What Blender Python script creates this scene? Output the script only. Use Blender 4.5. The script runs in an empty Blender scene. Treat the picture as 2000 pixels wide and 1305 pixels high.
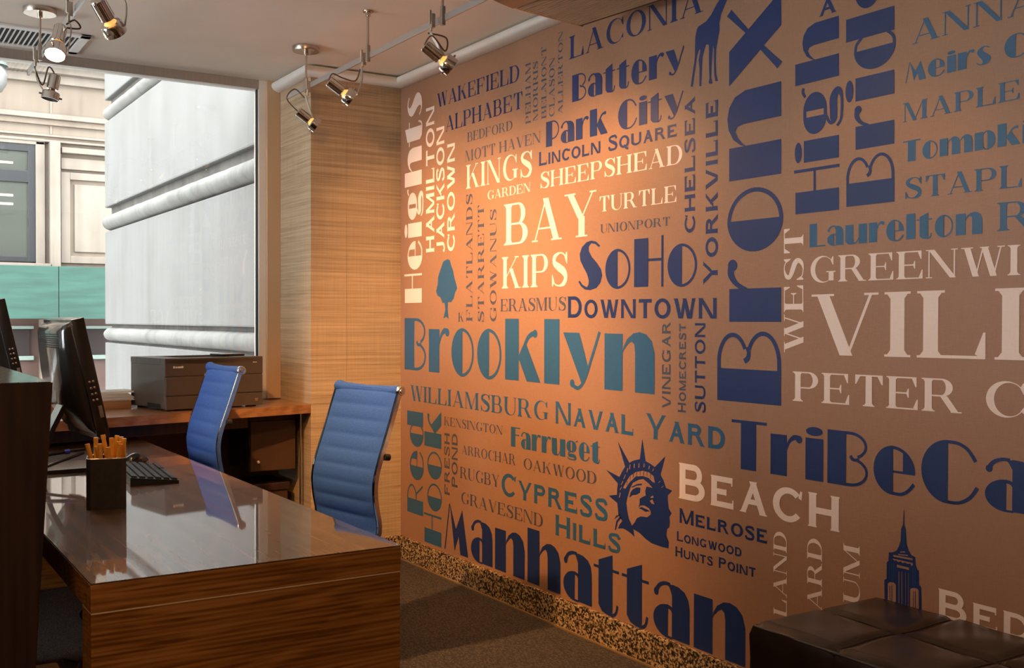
import bpy, bmesh, math, random
from mathutils import Vector, Matrix
from mathutils.geometry import tessellate_polygon
random.seed(7)
S = bpy.context.scene
COL = S.collection
PI = math.pi

# ------------------------------------------------------------------ camera
cam_d = bpy.data.cameras.new('camera')
cam_d.sensor_width = 36.0
cam_d.lens = 2057.54 / 2000 * 36.0
cam_d.clip_start = 0.02
cam_d.clip_end = 200
cam = bpy.data.objects.new('camera', cam_d)
COL.objects.link(cam)
CAM_LOC = Vector((0, 0, 1.308))
_yaw, _pit, _rol = 0.5645034, 0.0133324, 0.0020376
_F = Vector((math.sin(_yaw)*math.cos(_pit), math.cos(_yaw)*math.cos(_pit), -math.sin(_pit)))
_R = Vector((math.cos(_yaw), -math.sin(_yaw), 0))
_U = _R.cross(_F)
_R2 = _R*math.cos(_rol) + _U*math.sin(_rol)
_U2 = _R2.cross(_F)
cam.matrix_world = Matrix(((_R2.x, _U2.x, -_F.x, CAM_LOC.x), (_R2.y, _U2.y, -_F.y, CAM_LOC.y),
                           (_R2.z, _U2.z, -_F.z, CAM_LOC.z), (0, 0, 0, 1)))
S.camera = cam

# ------------------------------------------------------------------ world, exposure, large lights
wd = bpy.data.worlds.new('overcast_sky'); S.world = wd; wd.use_nodes = True
wd.node_tree.nodes['Background'].inputs[0].default_value = (0.98, 0.985, 1.0, 1)
wd.node_tree.nodes['Background'].inputs[1].default_value = 12.4
S.view_settings.view_transform = 'Standard'
S.view_settings.look = 'None'
S.view_settings.exposure = 0.0
S.view_settings.gamma = 1.0
S.view_settings.use_curve_mapping = False
S.cycles.max_bounces = 8
S.cycles.diffuse_bounces = 4
S.cycles.glossy_bounces = 4
S.cycles.transmission_bounces = 6
S.cycles.transparent_max_bounces = 12
S.cycles.sample_clamp_indirect = 6.0
S.cycles.caustics_reflective = False
S.cycles.caustics_refractive = False

WARM = (1.0, 0.50, 0.185)
def area(name, loc, size, energy, color, rot=(0, 0, 0)):
    l = bpy.data.lights.new(name, 'AREA'); l.shape = 'RECTANGLE'
    l.size, l.size_y = size; l.energy = energy; l.color = color
    o = bpy.data.objects.new(name, l); o.location = loc; o.rotation_euler = rot
    COL.objects.link(o); return o
def spot(name, loc, direction, energy, color=WARM, angle=60, blend=0.6, radius=0.03):
    l = bpy.data.lights.new(name, 'SPOT'); l.energy = energy; l.color = color
    l.spot_size = math.radians(angle); l.spot_blend = blend; l.shadow_soft_size = radius
    o = bpy.data.objects.new(name, l); o.location = loc
    o.rotation_euler = Vector(direction).to_track_quat('-Z', 'Y').to_euler()
    COL.objects.link(o); return o
# unseen warm fill lights under the ceiling, added to brighten the room
area('room_fill_light', (-0.6, 1.2, 2.60), (1.6, 1.6), 22, (1.0, 0.56, 0.27))
area('room_fill_light', (0.2, -1.6, 2.60), (2.2, 1.0), 20, (1.0, 0.56, 0.27))
# cool fill light added at the left wall to brighten ceiling and chairs
area('side_fill_light', (-3.12, 4.25, 1.65), (1.9, 1.6), 62, (0.88, 0.94, 1.0), (0, math.radians(-90), 0))
# daylight enters by the window (portal only guides the sky sampling)
_p = area('window_portal', (-0.5, 5.86, 1.74), (4.8, 1.7), 1, (1, 1, 1), (math.radians(-90), 0, 0)); _p.data.cycles.is_portal = True

# ------------------------------------------------------------------ helpers
def tagit(o, label=None, cat=None, group=None, kind=None):
    if label: o['label'] = label
    if cat: o['category'] = cat
    if group: o['group'] = group
    if kind: o['kind'] = kind
    return o
def thing(name, label, cat, loc=(0, 0, 0), rz=0.0, group=None):
    o = bpy.data.objects.new(name, None); o.empty_display_size = 0.1
    o.location = loc; o.rotation_euler = (0, 0, rz); COL.objects.link(o)
    return tagit(o, label, cat, group)
class MB:
    """collects shapes into one mesh"""
    def __init__(s): s.v = []; s.f = []; s.mi = []; s.sm = []; s.m = 0; s.smooth = False
    def add(s, vs, fs):
        b = len(s.v); s.v += [tuple(v) for v in vs]
        for f in fs: s.f.append([b+i for i in f]); s.mi.append(s.m); s.sm.append(s.smooth)
        return s
    def box(s, x0, x1, y0, y1, z0, z1, bev=0.0, M=None):
        bm = bmesh.new(); bmesh.ops.create_cube(bm, size=1)
        for v in bm.verts:
            v.co = Vector(((x0+x1)/2+v.co.x*(x1-x0), (y0+y1)/2+v.co.y*(y1-y0), (z0+z1)/2+v.co.z*(z1-z0)))
        if bev > 0: bmesh.ops.bevel(bm, geom=bm.edges[:], offset=bev, segments=2, affect='EDGES', profile=0.6)
        if M: bmesh.ops.transform(bm, matrix=M, verts=bm.verts)
        bm.verts.index_update()
        s.add([v.co for v in bm.verts], [[v.index for v in f.verts] for f in bm.faces]); bm.free(); return s
    def prism(s, pts, z0, z1, M=None, axis='z'):
        n = len(pts)
        def c(p, z):
            v = {'z': (p[0], p[1], z), 'y': (p[0], z, p[1]), 'x': (z, p[0], p[1])}[axis]
            v = Vector(v); return M @ v if M else v
        vs = [c(p, z0) for p in pts] + [c(p, z1) for p in pts]
        tr = tessellate_polygon([[Vector((p[0], p[1], 0)) for p in pts]])
        fs = [list(t) for t in tr] + [[i+n for i in reversed(t)] for t in tr]
        fs += [[i, (i+1) % n, (i+1) % n+n, i+n] for i in range(n)]
        return s.add(vs, fs)
    def tube(s, path, r, seg=10, caps=True):
        path = [Vector(p) for p in path]; n = len(path)
        rs = r if isinstance(r, (list, tuple)) else [r]*n
        t0 = (path[1]-path[0]).normalized()
        up = Vector((0, 0, 1)) if abs(t0.z) < .9 else Vector((1, 0, 0))
        vs = []; prev = (up - t0*up.dot(t0)).normalized()
        for i, p in enumerate(path):
            t = (path[min(i+1, n-1)]-path[max(i-1, 0)]).normalized()
            a = (prev - t*prev.dot(t)).normalized(); prev = a; b = t.cross(a)
            for k in range(seg):
                an = 2*PI*k/seg; vs.append(p+(a*math.cos(an)+b*math.sin(an))*rs[i])
        fs = [[i*seg+k, i*seg+(k+1) % seg, (i+1)*seg+(k+1) % seg, (i+1)*seg+k] for i in range(n-1) for k in range(seg)]
        if caps: fs += [list(range(seg))[::-1], [(n-1)*seg+k for k in range(seg)]]
        return s.add(vs, fs)
    def lathe(s, prof, M, seg=24):
        """prof: (radius, height) along local z"""
        vs = []
        for r, h in prof:
            for k in range(seg):
                a = 2*PI*k/seg; vs.append(M @ Vector((r*math.cos(a), r*math.sin(a), h)))
        n = len(prof)
        fs = [[i*seg+k, i*seg+(k+1) % seg, (i+1)*seg+(k+1) % seg, (i+1)*seg+k] for i in range(n-1) for k in range(seg)]
        if prof[0][0] > 1e-5: fs.append(list(range(seg))[::-1])
        if prof[-1][0] > 1e-5: fs.append([(n-1)*seg+k for k in range(seg)])
        return s.add(vs, fs)
    def plate(s, path, w, t, wdir):
        """flat bar along a path, wide w along wdir, thick t"""
        path = [Vector(p) for p in path]; n = len(path); wdir = Vector(wdir).normalized(); vs = []
        for i, p in enumerate(path):
            tt = (path[min(i+1, n-1)]-path[max(i-1, 0)]).normalized(); nn = tt.cross(wdir).normalized()
            for a, b in ((-1, -1), (1, -1), (1, 1), (-1, 1)): vs.append(p+wdir*a*w/2+nn*b*t/2)
        fs = [[i*4+k, i*4+(k+1) % 4, (i+1)*4+(k+1) % 4, (i+1)*4+k] for i in range(n-1) for k in range(4)]
        fs += [[3, 2, 1, 0], [(n-1)*4+k for k in range(4)]]
        return s.add(vs, fs)
    def build(s, name, mats, parent=None, label=None, smooth=None, fix=True):
        me = bpy.data.meshes.new(name); me.from_pydata(s.v, [], s.f)
        for m in (mats if isinstance(mats, (list, tuple)) else [mats]): me.materials.append(m)
        for p, mi, sm in zip(me.polygons, s.mi, s.sm): p.material_index = mi; p.use_smooth = sm
        if fix:
            bm = bmesh.new(); bm.from_mesh(me); bmesh.ops.recalc_face_normals(bm, faces=bm.faces); bm.to_mesh(me); bm.free()
        if smooth is not None:
            for p in me.polygons: p.use_smooth = True
            try: me.set_sharp_from_angle(angle=math.radians(smooth))
            except Exception: pass
        o = bpy.data.objects.new(name, me); COL.objects.link(o)
        if parent: o.parent = parent
        if label: o['label'] = label
        return o
def axis_matrix(a, b):
    """local z runs from a to b, origin a"""
    a = Vector(a); d = (Vector(b)-a).normalized()
    return Matrix.Translation(a) @ d.to_track_quat('Z', 'Y').to_matrix().to_4x4()
def catmull(pts, k=6):
    pts = [Vector(p) for p in pts]; out = []
    for i in range(len(pts)-1):
        p0 = pts[max(i-1, 0)]; p1 = pts[i]; p2 = pts[i+1]; p3 = pts[min(i+2, len(pts)-1)]
        for j in range(k):
            t = j/k
            out.append(0.5*((2*p1)+(p2-p0)*t+(2*p0-5*p1+4*p2-p3)*t*t+(-p0+3*p1-3*p2+p3)*t**3))
    out.append(pts[-1]); return out

# ------------------------------------------------------------------ materials
def mat(name, col, rough=0.5, metal=0.0, **kw):
    m = bpy.data.materials.new(name); m.use_nodes = True
    b = m.node_tree.nodes['Principled BSDF']
    b.inputs['Base Color'].default_value = (*col, 1); b.inputs['Roughness'].default_value = rough
    b.inputs['Metallic'].default_value = metal
    for k, v in kw.items(): b.inputs[k.replace('_', ' ')].default_value = v
    return m
class N:
    """small node helper"""
    def __init__(s, m): s.t = m.node_tree; s.b = s.t.nodes['Principled BSDF']
    def n(s, ty, **kw):
        x = s.t.nodes.new(ty)
        for k, v in kw.items():
            if isinstance(k, str) and hasattr(x, k) and k not in x.inputs: setattr(x, k, v)
            else: x.inputs[k].default_value = v
        return x
    def l(s, a, b): s.t.links.new(a, b)
    def coord(s, scale=(1, 1, 1), rot=(0, 0, 0)):
        c = s.t.nodes.new('ShaderNodeTexCoord'); m = s.t.nodes.new('ShaderNodeMapping')
        m.inputs['Scale'].default_value = scale; m.inputs['Rotation'].default_value = rot
        s.l(c.outputs['Object'], m.inputs[0]); return m.outputs[0]
    def noise(s, vec, scale=5, detail=4, rough=.5):
        x = s.t.nodes.new('ShaderNodeTexNoise'); x.inputs['Scale'].default_value = scale
        x.inputs['Detail'].default_value = detail; x.inputs['Roughness'].default_value = rough
        s.l(vec, x.inputs['Vector']); return x.outputs['Fac']
    def ramp(s, fac, stops, interp='LINEAR'):
        r = s.t.nodes.new('ShaderNodeValToRGB'); r.color_ramp.interpolation = interp
        e = r.color_ramp.elements
        while len(e) > 1: e.remove(e[-1])
        e[0].position = stops[0][0]; e[0].color = (*stops[0][1], 1)
        for p, c in stops[1:]:
            k = e.new(p); k.color = (*c, 1)
        s.l(fac, r.inputs[0]); return r.outputs[0]
    def mix(s, fac, a, b, mode='MIX'):
        x = s.t.nodes.new('ShaderNodeMix'); x.data_type = 'RGBA'; x.blend_type = mode
        for sock, v in ((x.inputs[0], fac), (x.inputs[6], a), (x.inputs[7], b)):
            if isinstance(v, (int, float)): sock.default_value = v
            elif isinstance(v, tuple): sock.default_value = (*v, 1)
            else: s.l(v, sock)
        return x.outputs[2]
    def bump(s, h, strength=.3, dist=.002):
        x = s.t.nodes.new('ShaderNodeBump'); x.inputs['Strength'].default_value = strength
        x.inputs['Distance'].default_value = dist; s.l(h, x.inputs['Height']); s.l(x.outputs[0], s.b.inputs['Normal'])
    def col(s, c): s.l(c, s.b.inputs['Base Color'])

def m_noise(name, c1, c2, scale, mapscale=(1, 1, 1), rough=.6, bump=0, bd=.001, metal=0, detail=5, lo=.35, hi=.65, **kw):
    m = mat(name, c1, rough, metal, **kw); n = N(m); f = n.noise(n.coord(mapscale), scale, detail)
    n.col(n.ramp(f, [(lo, c1), (hi, c2)]))
    if bump: n.bump(f, bump, bd)
    return m
# plaster ceiling
M_ceil = m_noise('ceiling_paint', (.86, .795, .70), (.89, .825, .73), 3, rough=.85, bump=.05)
M_crown = mat('crown_paint', (.72, .69, .65), .5)
# printed wall covering: fine linen weave
def linen(name, c1, c2):
    m = mat(name, c1, .5); n = N(m)
    a = n.noise(n.coord((1, 12, 260)), 4, 3); b = n.noise(n.coord((1, 260, 12)), 4, 3)
    f = n.mix(.5, a, b); n.col(n.ramp(f, [(.38, c1), (.62, c2)])); n.bump(f, .12, .0006)
    n.b.inputs['Specular IOR Level'].default_value = .35
    return m
M_mural = linen('mural_ground', (.278, .150, .090), (.336, .184, .112))
M_ink = {'N': linen('navy_ink', (.006, .021, .105), (.009, .028, .130)),
         'T': linen('teal_ink', (.018, .086, .190), (.025, .104, .225)),
         'W': linen('cream_ink', (.72, .61, .57), (.78, .67, .62)),
         'S': linen('slate_ink', (.050, .060, .100), (.066, .078, .120)),
         'B': M_mural}
# grass-cloth wallpaper, horizontal reeds
def grass(name, ax):
    m = mat(name, (.4, .33, .25), .65); n = N(m)
    sc = (2.2, 2.2, 170)
    f = n.noise(n.coord(sc), 1.0, 6, .65)
    g = n.noise(n.coord((1.2, 1.2, 60)), 1.0, 4, .6)
    v = n.noise(n.coord((160, 160, 3)), 1.0, 3)
    c = n.ramp(f, [(.30, (.28, .20, .12)), (.40, (.45, .335, .21)), (.55, (.54, .41, .265)), (.75, (.63, .495, .335))])
    c = n.mix(n.ramp(g, [(.35, (.5, .5, .5)), (.6, (0, 0, 0))]), c, (.62, .60, .58), 'MULTIPLY')
    c = n.mix(.18, c, n.ramp(v, [(.3, (.3, .3, .3)), (.7, (1, 1, 1))]), 'MULTIPLY')
    n.col(c); n.bump(f, .35, .0015); return m
M_grass = grass('grasscloth', 0)
def wood(name, c1, c2, c3, axis=0, rough=.25, coat=.0, scale=1.0):
    m = mat(name, c1, rough); n = N(m)
    sc = [13.0*scale]*3; sc[axis] = 1.0*scale
    v = n.coord(tuple(sc))
    d = n.t.nodes.new('ShaderNodeTexNoise'); d.inputs['Scale'].default_value = 1.6; d.inputs['Detail'].default_value = 5
    d.inputs['Distortion'].default_value = .9; n.l(v, d.inputs['Vector'])
    w = n.t.nodes.new('ShaderNodeTexWave'); w.wave_type = 'RINGS'; w.rings_direction = 'XYZ'[axis]
    w.inputs['Scale'].default_value = 1.1; w.inputs['Distortion'].default_value = 5; w.inputs['Detail'].default_value = 4
    w.inputs['Detail Scale'].default_value = .8; n.l(v, w.inputs['Vector'])
    sc2 = [150]*3; sc2[axis] = 2.5
    g = n.noise(n.coord(tuple(sc2)), 1.0, 4, .6)
    f = n.mix(.86, w.outputs['Color'], d.outputs['Fac']); f = n.mix(.25, f, g)
    n.col(n.ramp(f, [(.40, c1), (.49, c2), (.60, c3)])); n.bump(g, .05, .0004)
    if coat:
        n.b.inputs['Coat Weight'].default_value = coat; n.b.inputs['Coat Roughness'].default_value = .035
        n.b.inputs['Specular IOR Level'].default_value = .15
    return m
M_desk = wood('walnut_laminate', (.16, .060, .010), (.30, .120, .024), (.43, .195, .050), 0, .3, 0, 1.9)
M_desktop = wood('polished_walnut', (.075, .032, .014), (.115, .052, .022), (.165, .080, .035), 1, .5, 1.0, 1.3)
M_ledge = wood('ledge_wood', (.26, .12, .052), (.34, .165, .072), (.42, .215, .10), 0, .3, .5)
M_darkwood = wood('espresso_laminate', (.020, .009, .006), (.030, .014, .009), (.042, .019, .012), 2, .45, 0)
M_brownpanel = m_noise('brown_panel', (.055, .028, .014), (.075, .036, .018), 3, rough=.5)
M_apron = m_noise('brown_apron', (.15, .085, .045), (.18, .10, .055), 4, rough=.6)
M_black = mat('black_plastic', (.012, .012, .013), .35)
M_blackgloss = mat('glossy_black_plastic', (.014, .013, .013), .12)
M_dark = mat('dark_recess', (.006, .005, .005), .8)
M_monitor = mat('monitor_housing', (.022, .020, .018), .18, Coat_Weight=.4)
M_screen = mat('dark_screen', (.01, .011, .013), .12)
M_printer = m_noise('printer_plastic', (.075, .060, .048), (.082, .066, .053), 80, rough=.42)
M_printerdark = mat('printer_recess', (.02, .017, .015), .5)
M_silvermark = mat('silver_mark', (.8, .78, .72), .3)
M_chrome = mat('chrome', (.78, .74, .70), .10, 1.0)
M_nickel = mat('brushed_nickel', (.56, .50, .44), .27, 1.0)
M_bracket = mat('nickel_bracket', (.50, .45, .40), .38, 1.0)
M_alu = m_noise('anodised_aluminium', (.46, .42, .38), (.50, .455, .41), 60, (1, 1, .05), rough=.38, metal=.75)
M_rail = mat('grey_rail', (.42, .41, .40), .38, .6)
def fabric(name, c1, c2):
    m = mat(name, c1, .85); n = N(m)
    a = n.noise(n.coord((1, 1, 1)), 420, 2); b = n.noise(n.coord((1, 1, 5)), 60, 4)
    n.col(n.ramp(n.mix(.45, a, b), [(.36, c1), (.64, c2)])); n.bump(a, .45, .0012); return m
M_blue = fabric('blue_mesh_fabric', (.006, .046, .235), (.016, .090, .370))
def leather():
    m = mat('dark_brown_leather', (.018, .011, .007), .26); n = N(m)
    f = n.noise(n.coord(), 260, 4, .6); g = n.noise(n.coord(), 9, 3)
    n.col(n.ramp(g, [(.3, (.010, .006, .004)), (.7, (.017, .010, .0065))])); n.bump(f, .22, .0008)
    n.b.inputs['Coat Weight'].default_value = .25; n.b.inputs['Coat Roughness'].default_value = .3
    return m
M_leather = leather()
def granite(name, cols, scale, rough=.25):
    m = mat(name, cols[0], rough); n = N(m)
    v = n.t.nodes.new('ShaderNodeTexVoronoi'); v.inputs['Scale'].default_value = scale; n.l(n.coord(), v.inputs['Vector'])
    f = n.noise(n.coord(), scale*1.1, 3, .7)
    n.col(n.ramp(n.mix(.5, v.outputs['Color'], f), [(.36, cols[0]), (.44, cols[1]), (.52, cols[2]), (.62, cols[3])], 'CONSTANT'))
    return m
M_granite = granite('gold_granite', [(.02, .016, .012), (.11, .07, .035), (.40, .27, .14), (.52, .38, .22)], 130)
M_counter = granite('grey_granite', [(.03, .028, .026), (.09, .08, .07), (.17, .15, .135), (.30, .28, .26)], 240, .12)
def carpet():
    m = mat('brown_carpet', (.05, .035, .025), .95); n = N(m)
    v = n.t.nodes.new('ShaderNodeTexVoronoi'); v.inputs['Scale'].default_value = 1.0; v.inputs['Randomness'].default_value = .55
    n.l(n.coord((150, 60, 1), (0, 0, .35)), v.inputs['Vector'])
    f = n.noise(n.coord(), 260, 3, .6); k = n.mix(.45, v.outputs['Distance'], f)
    n.col(n.ramp(k, [(.28, (.105, .085, .068)), (.45, (.050, .039, .030)), (.62, (.018, .013, .010))])); n.bump(k, -1.0, .006); return m
M_carpet = carpet()
def stone(name, c1, c2, streak, rough=.75, bump=.1):
    m = mat(name, c1, rough); n = N(m)
    a = n.noise(n.coord((9, 9, .5)), 1, 5, .6); b = n.noise(n.coord(), 2.2, 5, .55)
    c = n.ramp(n.mix(.5, a, b), [(.32, streak), (.50, c1), (.66, c2)]); n.col(c)
    n.bump(n.noise(n.coord(), 40, 4), bump, .004); return m
M_stone = stone('pale_limestone', (0.1178, 0.1178, 0.1155), (0.1315, 0.1315, 0.1292), (0.0980, 0.0965, 0.0935))
M_stone2 = stone('weathered_limestone', (0.1330, 0.1330, 0.1277), (0.1596, 0.1596, 0.1512), (0.0745, 0.0745, 0.0661), bump=.25)
M_groove = stone('dark_groove', (0.0684, 0.0654, 0.0600), (0.1140, 0.1087, 0.0973), (0.0342, 0.0312, 0.0289))  # darker streaked stone tone for the recessed joints
M_buff = stone('buff_stone', (0.1421, 0.1132, 0.0859), (0.1634, 0.1315, 0.1026), (0.1132, 0.0859, 0.0646))
M_buff2 = stone('buff_moulding', (0.1550, 0.1300, 0.1064), (0.1756, 0.1505, 0.1254), (0.1132, 0.0920, 0.0752))
M_joint = mat('stone_joint', (.20, .15, .12), .9)
def hoard():
    m = mat('green_plywood', (.05, .25, .19), .6); n = N(m)
    f = n.noise(n.coord((.8, .8, 7)), 1.4, 5, .6); g = n.noise(n.coord((1, 1, 1)), .9, 4, .5)
    c = n.ramp(f, [(.38, (0.0068, 0.0397, 0.0285)), (.5, (0.0112, 0.0533, 0.0397)), (.64, (0.0155, 0.0651, 0.0490))])
    n.col(n.mix(n.ramp(g, [(.62, (0, 0, 0)), (.74, (.45, .45, .45))]), c, (.053, .112, .090))); return m
M_green = hoard()
M_blackframe = mat('black_window_frame', (.008, .009, .012), .4)
M_winback = mat('room_behind_window', (.15, .155, .135), .6)
M_lampstrip = mat('lit_lamp_strip', (1, .9, .6), .5, Emission_Strength=2.0); M_lampstrip.node_tree.nodes['Principled BSDF'].inputs['Emission Color'].default_value = (1, .86, .5, 1)
M_shop = m_noise('brown_shopfront', (.045, .020, .016), (.065, .032, .023), 4, rough=.5)
M_shopglass = mat('shop_glass', (.028, .022, .022), .12)
M_yellow = mat('ochre_panel', (.22, .19, .08), .6)
M_paleg = mat('pale_green_rail', (.15, .20, .175), .5)
M_white = mat('white_paint', (.80, .80, .78), .4)
M_paper = mat('white_paper', (.85, .85, .84), .6)
M_blueink = mat('blue_band', (.02, .06, .75), .35, Emission_Strength=0.0)
M_orange = mat('orange_translucent_plastic', (1.0, .50, .07), .3, Subsurface_Weight=.5, Subsurface_Scale=.01)
M_glow = bpy.data.materials.new('lamp_filament'); M_glow.use_nodes = True
_b = M_glow.node_tree.nodes['Principled BSDF']; _b.inputs['Base Color'].default_value = (1, .8, .5, 1)
_b.inputs['Emission Color'].default_value = (1, .74, .38, 1); _b.inputs['Emission Strength'].default_value = 40
M_amber = bpy.data.materials.new('amber_lamp_neck'); M_amber.use_nodes = True
_b = M_amber.node_tree.nodes['Principled BSDF']; _b.inputs['Base Color'].default_value = (.9, .5, .15, 1)
_b.inputs['Emission Color'].default_value = (1, .50, .12, 1); _b.inputs['Emission Strength'].default_value = 1.0
def pane():
    m = bpy.data.materials.new('window_glass'); m.use_nodes = True; t = m.node_tree; t.nodes.clear()
    o = t.nodes.new('ShaderNodeOutputMaterial'); mx = t.nodes.new('ShaderNodeMixShader')
    tr = t.nodes.new('ShaderNodeBsdfTransparent'); gl = t.nodes.new('ShaderNodeBsdfGlossy')
    fr = t.nodes.new('ShaderNodeFresnel'); fr.inputs[0].default_value = 1.55
    tr.inputs[0].default_value = (.97, .985, .975, 1); gl.inputs['Roughness'].default_value = 0.0
    t.links.new(fr.outputs[0], mx.inputs[0]); t.links.new(tr.outputs[0], mx.inputs[1]); t.links.new(gl.outputs[0], mx.inputs[2])
    t.links.new(mx.outputs[0], o.inputs[0]); return m
M_glass = pane()
M_globe = mat('milk_glass', (.35, .35, .35), .2)
M_shadeband = mat('tan_shade_band', (.36, .22, .13), .5)
M_shadeback = mat('dark_shade_backing', (.05, .03, .018), .8)
M_slat = m_noise('tan_ribs', (.42, .30, .19), (.50, .36, .23), 6, (1, 1, 1), rough=.55)
M_street = m_noise('pale_concrete', (.30, .30, .29), (.36, .36, .35), 30, rough=.9)
M_interior = m_noise('plain_wall_paint', (.38, .31, .25), (.40, .33, .265), 3, rough=.8)
# ------------------------------------------------------------------ room shell
XW, YE, YWIN, ZC, XCOL = 2.585, 5.225, 5.718, 2.635, 2.062   # mural wall, end wall, window plane, ceiling, column side
XL, YB = -3.2, -2.6
def struct(name, mb, m, label=None, parent=None, **kw):
    o = mb.build(name, m, parent, label, **kw)
    if parent is None: o['kind'] = 'structure'
    return o
struct('floor', MB().box(XL-.1, XW+.1, YB-.1, YWIN+.12, -.1, 0), M_carpet, 'dark brown ribbed carpet')
struct('ceiling', MB().box(XL-.1, XW+.1, YB-.1, YWIN+.12, ZC, ZC+.12), M_ceil, 'flat taupe painted ceiling')
wall_right = struct('wall_right', MB().box(XW, XW+.12, YB-.1, YE+.6, 0, ZC), M_mural, 'brown wall printed with place names in navy, teal and cream')
struct('wall_end', MB().box(XCOL, XW, YE, YWIN+.1, 0, ZC), M_grass, 'wallpapered column between the window and the lettered wall')
_m = MB()
for b in ((YB-.1, 3.2, 0, ZC), (5.3, YWIN+.1, 0, ZC), (3.2, 5.3, 0, .78), (3.2, 5.3, 2.52, ZC)): _m.box(XL-.12, XL, *b)
struct('wall_left', _m, M_interior)
fill_win = thing('added_window', 'unseen window added in the left wall around the fill light', None); fill_win['kind'] = 'structure'  # out-of-view window, added as a setting for the side fill light
for b in ((3.2, 3.26, .78, 2.52), (5.24, 5.3, .78, 2.52), (3.26, 5.24, .78, .84), (3.26, 5.24, 2.46, 2.52)):
    MB().box(XL-.09, XL-.02, *b, .002).build('frame_bar', M_alu, fill_win)
MB().box(XL-.06, XL-.055, 3.26, 5.24, .84, 2.46).build('glass_pane', M_glass, fill_win)
struct('wall_back', MB().box(XL, XW, YB-.12, YB, 0, ZC), M_interior)
struct('wall_window', MB().box(XL, XCOL, YWIN, YWIN+.12, 0, .862), M_apron, 'brown wall below the window')
# wallpaper seam slivers
struct('trim_3', MB().box(2.262, 2.263, YE-.0012, YE, .0, ZC-.06), mat('seam', (.30, .24, .17), .7), 'fine wallpaper seam')

# crown moulding, three runs joined at mitres
prof = [(0, -.060), (.012, -.062), (.040, -.050), (.052, -.034), (.052, -.020), (.044, -.010), (0, -.008)]
def crown(path, name, label):
    """path: list of (x,y) wall points, with room-side offset direction per point"""
    mb = MB(); n = len(prof)
    vs = []
    for (x, y, dx, dy) in path:
        for d, h in prof: vs.append((x+dx*d, y+dy*d, ZC+h))
    k = len(path)
    fs = [[i*n+j, i*n+(j+1) % n, (i+1)*n+(j+1) % n, (i+1)*n+j] for i in range(k-1) for j in range(n)]
    fs += [list(range(n)), [(k-1)*n+j for j in range(n)]]
    mb.add(vs, fs); return struct(name, mb, M_crown, label, smooth=40)
crown([(XCOL, YWIN, -1, 0), (XCOL, YE, -1, -1), (XW, YE, -1, -1), (XW, YB, -1, 0)], 'trim_1', 'white crown moulding turning the column corner')
# granite baseboards
bb = MB().box(XW-.022, XW, YB, YE-.022, 0, .121, .003)
struct('baseboard_right', bb, M_granite, 'speckled gold granite skirting under the lettered wall')
struct('baseboard_end', MB().box(XCOL-.0, XW-.0, YE-.022, YE-.0002, 0, .121, .003), M_granite, 'speckled gold granite skirting on the column')
struct('trim_2', MB().box(XW-.030, XW-.022, YB, YE-.022, 0, .006), mat('brass_strip', (.45, .30, .14), .35, .6), 'thin brass carpet edge strip')

# ------------------------------------------------------------------ window
WX0, WX1, WZ0, WZ1 = -2.9, 1.945, .885, 2.585
win = thing('window_1', 'wide window with one large pane in a bronze metal frame', None); win['kind'] = 'structure'
del_keys = [k for k in ('category',) if k in win.keys()]
MB().box(1.945, 1.985, YWIN-.02, YWIN+.06, .868, ZC, .002).build('frame_jamb', mat('pale_bronze', (.80, .77, .73), .3, .2), win, 'pale metal inner jamb')
MB().box(1.985, XCOL-.0005, YWIN-.04, YWIN+.06, .868, ZC, .002).build('frame_jamb', mat('bronze', (.58, .41, .27), .35, .2), win, 'bronze outer jamb beside the wallpaper')
MB().box(WX0-.3, 1.945, YWIN-.02, YWIN+.06, WZ1, ZC, .002).build('frame_head', M_alu, win)
MB().box(WX0-.3, 1.945, YWIN-.02, YWIN+.06, .862, WZ0, .002).build('frame_sill', M_white, win)
MB().box(WX0-.3, WX0, YWIN-.02, YWIN+.06, WZ0, WZ1, .002).build('frame_jamb', M_alu, win)
MB().box(1.937, 1.945, YWIN+.0, YWIN+.02, WZ0, WZ1).build('gasket', M_black, win)
MB().box(WX0, 1.937, YWIN+.018, YWIN+.022, WZ0, WZ1).build('glass_pane', M_glass, win)
MB().box(.06, .11, YWIN-.01, YWIN+.05, WZ0, WZ1, .002).build('mullion', M_alu, win)

# ------------------------------------------------------------------ lettering: glyph drawing
def R(x0, y0, x1, y1): return [(x0, y0), (x1, y0), (x1, y1), (x0, y1)]
def Dg(x0, y0, x1, y1, w): return [(x0, y0), (x0+w, y0), (x1+w, y1), (x1, y1)]
def ringseg(cx, cy, ro, ri, dx, a0, a1, n=22):
    """annulus sector as quads; ro,ri=(rx,ry); inner ellipse shifted by dx"""
    out = []; A = [math.radians(a0+(a1-a0)*i/n) for i in range(n+1)]
    o = [(cx+ro[0]*math.cos(a), cy+ro[1]*math.sin(a)) for a in A]
    q = [(cx+dx+ri[0]*math.cos(a), cy+ri[1]*math.sin(a)) for a in A]
    return [[o[i], o[i+1], q[i+1], q[i]] for i in range(n)]
def seg(cx, cy, rx, ry, a0, a1, n=20):
    return [(cx+rx*math.cos(math.radians(a0+(a1-a0)*i/n)), cy+ry*math.sin(math.radians(a0+(a1-a0)*i/n))) for i in range(n+1)]
def hr(x0, cx, y0, y1, rx, w, t):
    """bowl opening to the left: thin rules from x0 to cx and a half ellipse right of cx"""
    cy = (y0+y1)/2; ry = (y1-y0)/2
    return [R(x0, y1-t, cx, y1), R(x0, y0, cx, y0+t)] + ringseg(cx, cy, (rx, ry), (rx-w, ry-t), 0, -90, 90, 16)
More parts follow.
